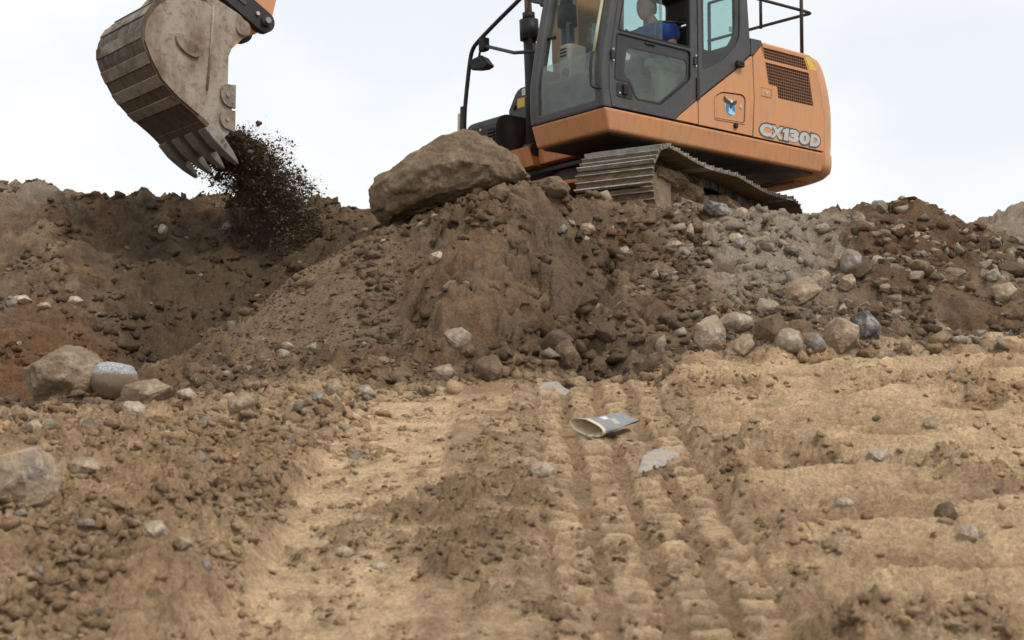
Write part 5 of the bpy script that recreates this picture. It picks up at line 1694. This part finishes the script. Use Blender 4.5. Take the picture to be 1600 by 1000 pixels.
add_tube(bm, smooth_path([(0.80, -1.20, 1.10), (0.80, -1.185, 1.45), (0.80, -1.165, 1.68), (0.80, -1.10, 2.06), (0.80, -1.06, 2.20), (0.82, -0.955, 2.25), (0.86, -0.54, 2.385),
                         (0.90, -0.22, 2.47), (0.94, -0.12, 2.475), (0.97, 0.10, 2.36), (1.0, 0.30, 2.30)], 2), 0.021, 10)
RL = H('guard_rail', bm, M['black'])
H('rail_brace', tube([(0.81, -0.90, 2.215), (0.93, -0.25, 1.97), (1.06, 0.30, 1.84)], 0.017, 8), M['black'], RL)
H('rail_clamp', box((0.85, -0.90, 2.14), (0.78, -0.80, 2.27), 0.02, 3), M['rubber'], RL)
H('rail_tape', tube([(0.80, -1.255, 1.08), (0.80, -1.245, 1.60)], 0.026, 8), M['cream_tape'], RL)
H('rail_bracket', tube([(0.80, -1.215, 1.02), (0.80, -1.19, 1.66)], 0.034, 8), M['black'], RL)
bm = bmesh.new()
mv = [bm.verts.new(p) for p in ((0.82, -1.09, 2.10), (0.82, -0.90, 2.12), (0.83, -0.76, 1.99), (0.83, -0.86, 1.965), (0.83, -1.04, 1.99),
                                (0.72, -1.07, 2.09), (0.70, -0.92, 2.11), (0.70, -0.82, 2.0), (0.70, -0.90, 1.985), (0.70, -1.02, 2.0))]
bm.faces.new(mv[:5]); bm.faces.new(list(reversed(mv[5:])))
for k in range(5):
    bm.faces.new((mv[k], mv[(k + 1) % 5], mv[5 + (k + 1) % 5], mv[5 + k]))
bmesh.ops.bevel(bm, geom=list(bm.edges), offset=0.01, segments=2, affect='EDGES')
add_tube(bm, [(0.80, -0.95, 2.10), (0.81, -0.90, 2.20)], 0.012, 8)
H('mirror', bm, M['rubber'])
bm = bmesh.new(); add_tube(bm, [(0.93, 0.31, 2.30), (0.99, 0.24, 2.36)], 0.05, 8); add_box(bm, (1.03, 0.22, 2.27), (0.95, 0.32, 2.40), 0.02)
H('rail_mount', bm, M['black'])
# rail on the engine housing
bm = bmesh.new()
add_tube(bm, [(-1.552, 1.10, 2.04), (-1.565, 1.10, 2.95)], 0.018, 8)
add_tube(bm, smooth_path([(-0.70, 1.08, 2.53), (-1.45, 1.08, 2.55), (-1.72, 1.08, 2.555), (-1.765, 1.03, 2.565), (-1.76, 0.95, 2.57), (-1.75, 0.3, 2.585), (-1.745, -0.30, 2.595)], 2), 0.016, 8)
add_tube(bm, [(-1.74, -0.28, 2.05), (-1.745, -0.28, 3.0)], 0.018, 8)
add_tube(bm, [(-1.75, 0.42, 2.56), (-1.755, 0.42, 3.0)], 0.016, 8)
add_tube(bm, smooth_path([(-0.70, 1.10, 2.95), (-1.565, 1.10, 2.95), (-1.75, 1.0, 2.97), (-1.745, -0.28, 3.0)], 2), 0.016, 8)
H('hood_rail', bm, M['black'])

# --- undercarriage
bm = box((0.75, -0.62, 0.42), (-0.75, 0.62, 0.66), 0.05)
for sx in (-1, 1):
    for sy in (-1, 1):
        Mx = Matrix.Translation((sx * 0.72, sy * 0.62, 0.44)) @ Matrix.Rotation(sx * sy * 0.45, 4, 'Z')
        add_box(bm, (-0.35, -0.28, -0.12), (0.35, 0.28, 0.12), 0.04, M=Mx)
U('car_body', bm, M['grease'])
bm = box((1.15, -0.45, 0.60), (0.50, 0.60, 0.635), 0.01)
U('guard_plate', bm, M['orange_worn'])

# one track shoe with three grousers, shared by all
bm = bmesh.new()
PITCH_S = 0.1745
SW = 0.70
add_box(bm, (-PITCH_S / 2 + 0.003, -SW / 2, 0.0), (PITCH_S / 2 - 0.003, SW / 2, 0.012), 0.0, mi=0)
for k, (gx, gh, gw) in enumerate(((-0.072, 0.036, 0.0085), (-0.010, 0.026, 0.0055), (0.052, 0.028, 0.0055))):
    a = [bm.verts.new((gx + s * gw, -SW / 2, 0.010)) for s in (-1, 1)] + [bm.verts.new((gx + s * gw * 0.62, -SW / 2, 0.010 + gh)) for s in (1, -1)]
    c = [bm.verts.new((v.co.x, SW / 2, v.co.z)) for v in a]
    fs = [bm.faces.new(a), bm.faces.new(list(reversed(c)))]
    for i in range(4):
        fs.append(bm.faces.new((a[i], c[i], c[(i + 1) % 4], a[(i + 1) % 4])))
    for f in fs: f.material_index = 1
bmesh.ops.recalc_face_normals(bm, faces=bm.faces)
SHOE_A = bpy.data.meshes.new('track_shoe'); bm.to_mesh(SHOE_A)
# cleaner shoe with its two mud windows showing
for s in (-1, 1):
    add_box(bm, (0.012, s * 0.075 - 0.03, 0.0125), (0.050, s * 0.075 + 0.03, 0.018), 0, mi=2)
for f in bm.faces:
    if f.material_index == 0: f.material_index = 1
bmesh.ops.recalc_face_normals(bm, faces=bm.faces)
SHOE_B = bpy.data.meshes.new('track_shoe_clean'); bm.to_mesh(SHOE_B); bm.free()
for me_ in (SHOE_A, SHOE_B):
    for mm in (M['shoe_mud'], M['grouser'], M['gap']): me_.materials.append(mm)
# a pair of links per shoe
bm = bmesh.new()
for s in (-1, 1):
    add_box(bm, (-PITCH_S * 0.52, s * 0.085 - 0.018, -0.085), (PITCH_S * 0.30, s * 0.085 + 0.018, -0.002), 0.014)
add_tube(bm, [(-PITCH_S / 2, -0.11, -0.045), (-PITCH_S / 2, 0.11, -0.045)], 0.022, 10)
LINK = bpy.data.meshes.new('track_link'); bmesh.ops.recalc_face_normals(bm, faces=bm.faces); bm.to_mesh(LINK); bm.free()
LINK.materials.append(M['link'])


def track_path(xi=1.44, xs=-1.36, zi=0.385, zs=0.395, r=0.335):
    P = []
    N = 60
    for k in range(N):                                   # top run, sagging between carrier rollers
        t = k / N
        x = xi + (xs - xi) * t
        P.append((x, zi + r + (zs - zi) * t - 0.035 * abs(math.sin(t * PI * 2)) ** 1.4))
    for k in range(30):
        a = PI / 2 + PI * k / 30
        P.append((xs + r * math.cos(a), zs + r * math.sin(a)))
    for k in range(N):
        t = k / N
        P.append((xs + (xi - xs) * t, zs - r + (zi - zs) * t))
    for k in range(30):
        a = -PI / 2 + PI * k / 30
        P.append((xi + r * math.cos(a), zi + r * math.sin(a)))
    return [Vector(p) for p in P]


def make_track(yc):
    P = track_path()
    P.append(P[0])
    L = [0]
    for a, b in zip(P[:-1], P[1:]): L.append(L[-1] + (b - a).length)
    n = round(L[-1] / PITCH_S)
    T = empty('track', (0, yc, 0)); T.parent = EXC
    sgn = 1 if yc > 0 else -1
    for k in range(n):
        s = (k + 0.35) * L[-1] / n
        i = int(np.searchsorted(L, s)); i = max(1, min(i, len(P) - 1))
        p = P[i - 1].lerp(P[i], (s - L[i - 1]) / (L[i] - L[i - 1]))
        s2 = (s + 0.05) % L[-1]; j = max(1, min(int(np.searchsorted(L, s2)), len(P) - 1))
        s1 = (s - 0.05) % L[-1]; h = max(1, min(int(np.searchsorted(L, s1)), len(P) - 1))
        q2 = P[j - 1].lerp(P[j], (s2 - L[j - 1]) / (L[j] - L[j - 1])); q1 = P[h - 1].lerp(P[h], (s1 - L[h - 1]) / (L[h] - L[h - 1]))
        d = (q2 - q1).normalized()
        ang = math.atan2(d.y, d.x)
        for me, nm in ((SHOE_B if k % 11 == 4 else SHOE_A, 'track_shoe'), (LINK, 'track_link')):
            o = bpy.data.objects.new(nm, me); COL.objects.link(o); o.parent = T
            # local x along the path, local z outwards (path runs top: rearwards)
            o.matrix_local = Matrix(((d.x, 0, -d.y * -1, p.x), (0, 1, 0, 0), (d.y, 0, -d.x, p.y), (0, 0, 0, 1)))
    # track frame and running gear, its outer face towards the side
    bm = box((1.16, -0.13, 0.20), (-1.18, 0.13, 0.56), 0.05)
    add_box(bm, (0.95, 0.10 * sgn, 0.16), (-0.95, 0.155 * sgn, 0.33), 0.02)
    obj('track_frame', bm, M['frame_mud'], T)
    for z, x, r, nm in ((0.385, 1.44, 0.265, 'idler_wheel'), (0.395, -1.36, 0.27, 'drive_sprocket')):
        bm = bmesh.new()
        add_tube(bm, [(x, -0.065, z), (x, 0.065, z)], r, 32)
        add_tube(bm, [(x, -0.10, z), (x, 0.10, z)], r * 0.78, 32)
        add_tube(bm, [(x, -0.16, z), (x, 0.16, z)], 0.09, 20)
        obj(nm, bm, M['link'], T)
    bm = box((1.70, 0.11 * sgn, 0.22), (1.12, 0.20 * sgn, 0.55), 0.03)
    obj('idler_guard', bm, M['frame_mud'], T)
    bm = box((0.95, 0.155 * sgn, 0.17), (0.45, 0.215 * sgn, 0.42), 0.02)
    obj('track_guide', bm, M['frame_mud'], T)
    for k in range(7):
        x = 1.05 - k * 0.33
        bm = bmesh.new()
        add_tube(bm, [(x, -0.125, 0.165), (x, -0.05, 0.165), (x, -0.05, 0.165), (x, 0.05, 0.165), (x, 0.05, 0.165), (x, 0.125, 0.165)], [0.085, 0.085, 0.06, 0.06, 0.085, 0.085], 20)
        obj('bottom_roller', bm, M['link'], T)
    for x in (0.42, -0.45):
        bm = bmesh.new()
        add_tube(bm, [(x, -0.10, 0.60), (x, 0.16, 0.60)], 0.055, 16)
        add_box(bm, (x - 0.04, -0.08, 0.50), (x + 0.04, 0.08, 0.60), 0.01)
        obj('carrier_roller', bm, M['link'], T)
    # mud packed on the frame
    for (x, z, sx, sz, sd) in ((1.08, 0.56, 0.62, 0.26, 3), (0.62, 0.50, 0.70, 0.26, 4), (-0.15, 0.50, 0.70, 0.24, 5), (-0.75, 0.46, 0.9, 0.34, 6)):
        me = rock_mesh('caked_mud', (sx, 0.30, sz), 700 + sd, sub=4, rough=0.22, cuts=4)
        o = link('caked_mud', me, M['mud'], T)
        o.location = (x, 0.10 * sgn, z)
    return T


make_track(0.995)
make_track(-0.995)

# ------------------------------------------------------------------ the operator
def house_pt(x, y, z):
    v = Matrix.Rotation(SLEW, 3, 'Z') @ Vector((x, y, z))
    return RB @ v + MC


def skin_body(name, verts, edges, radii, root, material, sub=2):
    me = bpy.data.meshes.new(name)
    me.from_pydata(verts, edges, [])
    o = bpy.data.objects.new(name, me); COL.objects.link(o)
    md = o.modifiers.new('skin', 'SKIN')
    for i, r in enumerate(radii):
        sv = me.skin_vertices[0].data[i]
        sv.radius = r if isinstance(r, tuple) else (r, r)
        sv.use_root = (i == root)
    md.use_smooth_shade = True
    ms = o.modifiers.new('sub', 'SUBSURF'); ms.levels = sub; ms.render_levels = sub
    dg = bpy.context.evaluated_depsgraph_get()
    nm = bpy.data.meshes.new_from_object(o.evaluated_get(dg))
    bpy.data.objects.remove(o); bpy.data.meshes.remove(me)
    for p in nm.polygons: p.use_smooth = True
    return nm


# body in house coordinates relative to the hip (0.03, 0.76, 1.68)
V = [(0.03, 0, 0.0), (0.03, 0, 0.14), (0.06, 0, 0.29), (0.085, 0, 0.39), (0.125, 0, 0.475), (0.155, 0, 0.57),   # 0-5 spine, neck
     (0.075, 0.185, 0.385), (0.10, 0.245, 0.16), (0.33, 0.27, 0.115), (0.40, 0.275, 0.125),                  # 6-9 left arm
     (0.075, -0.185, 0.385), (0.10, -0.245, 0.16), (0.33, -0.27, 0.115), (0.40, -0.275, 0.125),               # 10-13 right arm
     (0.06, 0.10, -0.02), (0.46, 0.15, 0.03), (0.60, 0.15, -0.38), (0.70, 0.15, -0.44),                       # 14-17 left leg
     (0.06, -0.10, -0.02), (0.46, -0.15, 0.03), (0.60, -0.15, -0.38), (0.70, -0.15, -0.44)]
Ed = [(0, 1), (1, 2), (2, 3), (3, 4), (4, 5), (3, 6), (6, 7), (7, 8), (8, 9), (3, 10), (10, 11), (11, 12), (12, 13),
      (0, 14), (14, 15), (15, 16), (16, 17), (0, 18), (18, 19), (19, 20), (20, 21)]
Rd = [(0.13, 0.165), (0.135, 0.165), (0.13, 0.175), (0.085, 0.12), 0.062, 0.060, 0.072, 0.048, 0.036, 0.03, 0.072, 0.048, 0.036, 0.03,
      0.09, 0.07, 0.05, 0.045, 0.09, 0.07, 0.05, 0.045]
body = skin_body('person', V, Ed, Rd, 0, M['skin'])
# head with a face: shaped from a sphere, looking forwards
bmh = bmesh.new()
bmh.from_mesh(body)
hb_ = bmesh.new()
bmesh.ops.create_uvsphere(hb_, u_segments=32, v_segments=24, radius=1.0)
for v in hb_.verts:
    p = v.co
    x, y, z = p.x * 0.098, p.y * 0.076, p.z * 0.122
    if z < 0:                                  # jaw narrows, chin comes forward
        k = -z / 0.122
        y *= 1 - 0.30 * k
        x = x * (1 - 0.22 * k) + 0.030 * k
    fr = max(0, p.x)
    if fr > 0.6:
        x += 0.026 * math.exp(-((z + 0.014) / 0.022) ** 2 - (y / 0.014) ** 2)       # nose
        x -= 0.010 * math.exp(-((z - 0.016) / 0.014) ** 2 - ((abs(y) - 0.032) / 0.016) ** 2)   # eye sockets
        x += 0.006 * math.exp(-((z - 0.040) / 0.012) ** 2)                            # brow
        x += 0.006 * math.exp(-((z + 0.060) / 0.010) ** 2 - (y / 0.024) ** 2)        # lips
        x -= 0.005 * math.exp(-((z + 0.078) / 0.009) ** 2 - (y / 0.03) ** 2)
    v.co = Vector((x + 0.180, y, z + 0.612))
for s in (-1, 1):                              # ears
    bmesh.ops.create_icosphere(hb_, subdivisions=2, radius=1.0, matrix=Matrix.Translation((0.170, s * 0.078, 0.609)) @ Matrix.Diagonal((0.020, 0.011, 0.032, 1)))
    for i, (ln, ox) in enumerate(((0.072, -0.028), (0.082, -0.010), (0.078, 0.008), (0.062, 0.024))):    # fingers closed round the levers
        add_tube(hb_, [(0.40, s * 0.275 + ox * 0.4, 0.128 - i * 0.004), (0.40 + ln * 0.6, s * 0.275 + ox, 0.150 - i * 0.022), (0.40 + ln * 0.85, s * 0.262 + ox * 0.5, 0.140 - i * 0.022), (0.40 + ln * 0.6, s * 0.250 + ox * 0.3, 0.128 - i * 0.022)], [0.012, 0.010, 0.009, 0.008], 8)
    add_tube(hb_, [(0.395, s * 0.262, 0.13), (0.43, s * 0.238, 0.155), (0.452, s * 0.245, 0.168)], [0.013, 0.011, 0.009], 8)
tmp = bpy.data.meshes.new('tmp'); hb_.to_mesh(tmp); hb_.free()
bmh.from_mesh(tmp); bpy.data.meshes.remove(tmp)
for f in bmh.faces: f.smooth = True
PERSON = obj('person', bmh, M['skin'])
PERSON.matrix_world = Matrix.Translation(house_pt(0.03, 0.76, 1.68)) @ (RB @ Matrix.Rotation(SLEW, 3, 'Z')).to_4x4()
tag(PERSON, 'person in a blue t-shirt seated at the controls inside the cab', 'person')
# t-shirt and trousers: slightly wider skins over the same bones
TV = V[:4] + [(0.105, 0, 0.445), (0.075, 0.190, 0.385), (0.092, 0.238, 0.24), (0.075, -0.190, 0.385), (0.092, -0.238, 0.24)]
TE = [(0, 1), (1, 2), (2, 3), (3, 4), (3, 5), (5, 6), (3, 7), (7, 8)]
TR = [(0.165, 0.20), (0.185, 0.21), (0.185, 0.22), (0.13, 0.165), 0.070, 0.122, 0.094, 0.122, 0.094]
link('shirt', skin_body('shirt', TV, TE, TR, 0, M['shirt']), M['shirt'], PERSON)
LV = [V[0]] + V[14:17] + V[18:21]
LE = [(0, 1), (1, 2), (2, 3), (0, 4), (4, 5), (5, 6)]
link('trousers', skin_body('trousers', LV, LE, [(0.14, 0.17), 0.102, 0.082, 0.062, 0.102, 0.082, 0.062], 0, M['trousers']), M['trousers'], PERSON)
hr = bmesh.new()
bmesh.ops.create_uvsphere(hr, u_segments=28, v_segments=20, radius=1.0)
bmesh.ops.delete(hr, geom=[v for v in hr.verts if v.co.z < 0.12 + 0.75 * max(0, v.co.x) - 0.55 * max(0, -v.co.x)], context='VERTS')
for v in hr.verts:
    q = v.co * (1 + 0.03 * mnoise.noise(v.co * 6))
    v.co = Vector((q.x * 0.106 + 0.175, q.y * 0.084, q.z * 0.131 + 0.614))
for f in hr.faces: f.smooth = True
obj('hair', hr, M['hair'], PERSON)

# ------------------------------------------------------------------ soil falling from the bucket
TETRA = []
for i in range(6):
    rnd = random.Random(2900 + i)
    TETRA.append((np.array([(rnd.uniform(.3, .6), rnd.uniform(-.3, .3), -.3), (-.5, rnd.uniform(.2, .5), -.25), (-.3, -.5, rnd.uniform(-.4, 0)), (rnd.uniform(-.2, .2), 0, .55)], np.float32),
                  np.array([(0, 2, 1), (0, 1, 3), (1, 2, 3), (2, 0, 3)])))


def falling_soil():
    rng = np.random.default_rng(77)
    n = 125000
    path = np.array([(4.08, 0.64), (3.88, 0.56), (3.66, 0.38), (3.48, 0.12), (3.38, -0.16), (3.32, -0.55)])
    hw = np.array([0.13, 0.22, 0.27, 0.28, 0.30, 0.34])
    nc = 900
    tc_ = rng.beta(1.15, 1.3, nc) * 5
    oc = np.clip(rng.normal(0, 0.42, nc), -0.95, 0.95)
    yc = np.clip(rng.normal(0, 0.17, nc), -0.34, 0.34)
    pick = rng.integers(0, nc, n)
    cl = rng.random(n) < 0.72
    t = np.where(cl, tc_[pick] + rng.normal(0, 0.13, n) + 0.10 * np.abs(rng.normal(0, 1, n)), rng.beta(1.1, 1.15, n) * 5)
    t = np.clip(t, 0, 4.999)
    o_ = np.where(cl, oc[pick] + rng.normal(0, 0.075, n), np.where(rng.random(n) < 0.93, np.clip(rng.normal(0, 0.45, n), -1.0, 1.0), rng.uniform(-1.3, 1.3, n)))
    y = BY + np.where(cl, yc[pick] + rng.normal(0, 0.03, n), np.clip(rng.normal(0, 0.18, n), -0.38, 0.38))
    i = np.minimum(t.astype(int), 4); fr = (t - i)[:, None]
    c = path[i] * (1 - fr) + path[i + 1] * fr
    d = path[i + 1] - path[i]; d /= np.linalg.norm(d, axis=1)[:, None]
    nrm = np.stack([-d[:, 1], d[:, 0]], -1)
    xz = c + nrm * (o_ * np.interp(t, np.arange(6), hw))[:, None]
    s = 0.0060 + 0.026 * rng.random(n) ** 10
    big = rng.random(n) < 0.003 * (t < 2.4)
    s[big] = rng.uniform(0.03, 0.07, big.sum())
    rot = np.array(RB @ Matrix.Rotation(SLEW, 3, 'Z'))
    pts = np.stack([xz[:, 0], y, xz[:, 1]], -1) @ rot.T + np.array(MC)
    g = ground_z(pts[:, 0], pts[:, 1])
    k = pts[:, 2] > g - 0.02
    pts, s = pts[k], s[k]
    col = np.array([0.16, 0.108, 0.066]) * rng.uniform(0.65, 1.35, (len(pts), 1))
    o = crumbs('falling_soil', pts, s, col, 5, squash=1.0, cut=0.020, fines=0.0095)
    tag(o, 'stream of dark loose soil falling from the excavator bucket', 'soil', kind='stuff')


falling_soil()


def dust_cloud():
    bm = bmesh.new()
    bmesh.ops.create_icosphere(bm, subdivisions=3, radius=1.0)
    o = obj('dust', bm, None)
    m = bpy.data.materials.new('soil_dust'); m.use_nodes = True
    nt = m.node_tree; nt.nodes.clear()
    out = nt.nodes.new('ShaderNodeOutputMaterial')
    vol = nt.nodes.new('ShaderNodeVolumePrincipled')
    vol.inputs['Color'].default_value = (0.42, 0.31, 0.21, 1)
    vol.inputs['Anisotropy'].default_value = 0.3
    tcn = nt.nodes.new('ShaderNodeTexCoord')
    ln = nt.nodes.new('ShaderNodeVectorMath'); ln.operation = 'LENGTH'
    nt.links.new(tcn.outputs['Object'], ln.inputs[0])
    fall = nt.nodes.new('ShaderNodeMapRange')
    fall.inputs['From Min'].default_value = 1.0; fall.inputs['From Max'].default_value = 0.15
    fall.interpolation_type = 'SMOOTHSTEP'
    nt.links.new(ln.outputs['Value'], fall.inputs['Value'])
    nn = nnoise(nt, 2.3, 5, 0.6)
    rr = ramp(nt, nn.outputs['Fac'], [(0.36, 0.0), (0.68, 1.0)])
    mu = nt.nodes.new('ShaderNodeMath'); mu.operation = 'MULTIPLY'
    nt.links.new(fall.outputs['Result'], mu.inputs[0]); nt.links.new(rr.outputs['Color'], mu.inputs[1])
    mu2 = nt.nodes.new('ShaderNodeMath'); mu2.operation = 'MULTIPLY'; mu2.inputs[1].default_value = 5.0
    nt.links.new(mu.outputs['Value'], mu2.inputs[0]); nt.links.new(mu2.outputs['Value'], vol.inputs['Density'])
    nt.links.new(vol.outputs['Volume'], out.inputs['Volume'])
    o.data.materials.append(m)
    d = (house_pt(3.30, BY, -0.55) - house_pt(3.72, BY, 0.35))
    mid_ = house_pt(3.46, BY, -0.02)
    q = d.to_track_quat('Z', 'Y')
    o.matrix_world = Matrix.Translation(mid_) @ q.to_matrix().to_4x4() @ Matrix.Diagonal((0.42, 0.42, 0.72, 1))
    tag(o, 'thin brown dust hanging round the falling soil', 'dust', kind='stuff')


dust_cloud()

# ------------------------------------------------------------------ litter on the ramp
def cup_material():
    m, nt, b = mat('cup_print')
    at = nt.nodes.new('ShaderNodeAttribute'); at.attribute_name = 'col'
    n = nnoise(nt, 40, 5, 0.6)
    c = mixc(nt, ramp(nt, n.outputs['Fac'], [(0.4, 0.0), (0.75, 0.35)]).outputs['Color'], at.outputs['Color'], (0.40, 0.30, 0.19))
    nt.links.new(c, b.inputs['Base Color'])
    b.inputs['Roughness'].default_value = 0.55
    return m


def make_cup():
    n, rows_ = 40, 14
    L = 0.20
    bm = bmesh.new()
    cl = bm.loops.layers.float_color.new('col')
    def ring(t, shrink):
        a = (0.100 * (1 - t) + 0.068 * t) - shrink
        bb = (0.036 * (1 - t) + 0.017 * t) - shrink
        out = []
        for k in range(n):
            u = 2 * PI * k / n
            ca, sa = math.cos(u), math.sin(u)
            yy = a * math.copysign(abs(ca) ** 1.15, ca)
            z = bb * sa * (1 - 0.35 * abs(ca)) + 0.004 * math.sin(3 * u + 5 * t)
            out.append(bm.verts.new((t * L + 0.010 * ca * (1 - t), yy, z)))
        return out
    outer = [ring(i / rows_, 0.0) for i in range(rows_ + 1)]
    inner = [ring(i / rows_, 0.0022) for i in range(rows_ + 1)]
    def paint(f, c):
        for lp in f.loops: lp[cl] = (*c, 1)
    for i in range(rows_):
        for k in range(n):
            f = bm.faces.new((outer[i][k], outer[i][(k + 1) % n], outer[i + 1][(k + 1) % n], outer[i + 1][k])); f.smooth = True
            t, u = (i + 0.5) / rows_, (k + 0.5) / n
            c = (0.105, 0.11, 0.125) if math.sin(2 * PI * (u - 0.0)) < 0.1 else (0.17, 0.18, 0.195)
            if i == 0: c = (0.62, 0.57, 0.44)
            for (tt, uu, rt, ru, cc_) in ((0.60, 0.17, 0.09, 0.055, (0.55, 0.10, 0.06)), (0.60, 0.17, 0.035, 0.025, (0.6, 0.3, 0.2)), (0.36, 0.30, 0.06, 0.04, (0.55, 0.56, 0.56)),
                                          (0.36, 0.30, 0.02, 0.018, (0.16, 0.17, 0.2)), (0.50, 0.36, 0.07, 0.04, (0.36, 0.33, 0.24)), (0.27, 0.20, 0.05, 0.03, (0.32, 0.34, 0.38)), (0.80, 0.22, 0.07, 0.04, (0.30, 0.32, 0.36))):
                if ((t - tt) / rt) ** 2 + ((u - uu) / ru) ** 2 < 1: c = cc_
            paint(f, c)
            f = bm.faces.new((inner[i][k], inner[i + 1][k], inner[i + 1][(k + 1) % n], inner[i][(k + 1) % n])); f.smooth = True
            paint(f, (0.74, 0.65, 0.47))
    for k in range(n):
        f = bm.faces.new((outer[0][k], inner[0][k], inner[0][(k + 1) % n], outer[0][(k + 1) % n])); paint(f, (0.72, 0.66, 0.5))
    f = bm.faces.new(inner[-2]); paint(f, (0.5, 0.43, 0.3))
    o = obj('paper_cup', bm, cup_material())
    p = spot(917, 686)
    ax = Vector((0.76, 0.62, 0.16)).normalized()         # from the mouth to the closed end
    wide = Vector((0.64, -0.76, -0.16)); wide = (wide - ax * wide.dot(ax)).normalized()
    up = ax.cross(wide)
    if up.z < 0: wide, up = -wide, -up
    o.matrix_world = Matrix.Translation((p.x, p.y + 0.05, p.z + 0.040)) @ Matrix((ax, wide, up)).transposed().to_4x4()
    tag(o, 'crushed grey paper cup with cream inside lying on the wheel track', 'cup')


make_cup()


m, nt, b = mat('grey_scrap')
n_ = nnoise(nt, 25, 5, 0.6, dist=0.5)
c_ = mixc(nt, ramp(nt, n_.outputs['Fac'], [(0.36, 0.0), (0.58, 0.9)]).outputs['Color'], (0.20, 0.205, 0.21), (0.36, 0.28, 0.19))
nt.links.new(c_, b.inputs['Base Color']); b.inputs['Roughness'].default_value = 0.6


def sheet(name, corners, label, material, lift):
    """a stiff flat piece lying on the ground, a little bent"""
    P = [spot(a, c) + Vector((0, 0, l)) for (a, c), l in zip(corners, lift)]
    bm = bmesh.new()
    f = bm.faces.new([bm.verts.new(p) for p in P])
    bmesh.ops.triangulate(bm, faces=[f])
    for _ in range(3):
        bmesh.ops.subdivide_edges(bm, edges=list(bm.edges), cuts=1, use_grid_fill=True)
    for v in bm.verts:
        v.co += Vector((0, 0, 0.010 * mnoise.noise(v.co * 14) + 0.006 * mnoise.noise(v.co * 40)))
    ex = bmesh.ops.extrude_face_region(bm, geom=list(bm.faces))
    for v in [g for g in ex['geom'] if isinstance(g, bmesh.types.BMVert)]:
        v.co.z -= 0.006
    for f in bm.faces: f.smooth = True
    o = obj(name, bm, material)
    tag(o, label, 'litter')


sheet('plastic_scrap', [(995, 740), (1004, 722), (1028, 709), (1066, 700), (1074, 703), (1044, 719), (1018, 734)], 'flat grey-blue scrap of sheet half buried in the track beyond the cup', m, (0.0, 0.018, 0.022, 0.014, 0.004, 0.0, 0.0))
sheet('plastic_scrap', [(836, 612), (850, 604), (870, 606), (890, 612), (882, 618), (852, 617)], 'flat blue-grey scrap at the foot of the heap', m, (0.004, 0.02, 0.022, 0.010, 0.004, 0.004))
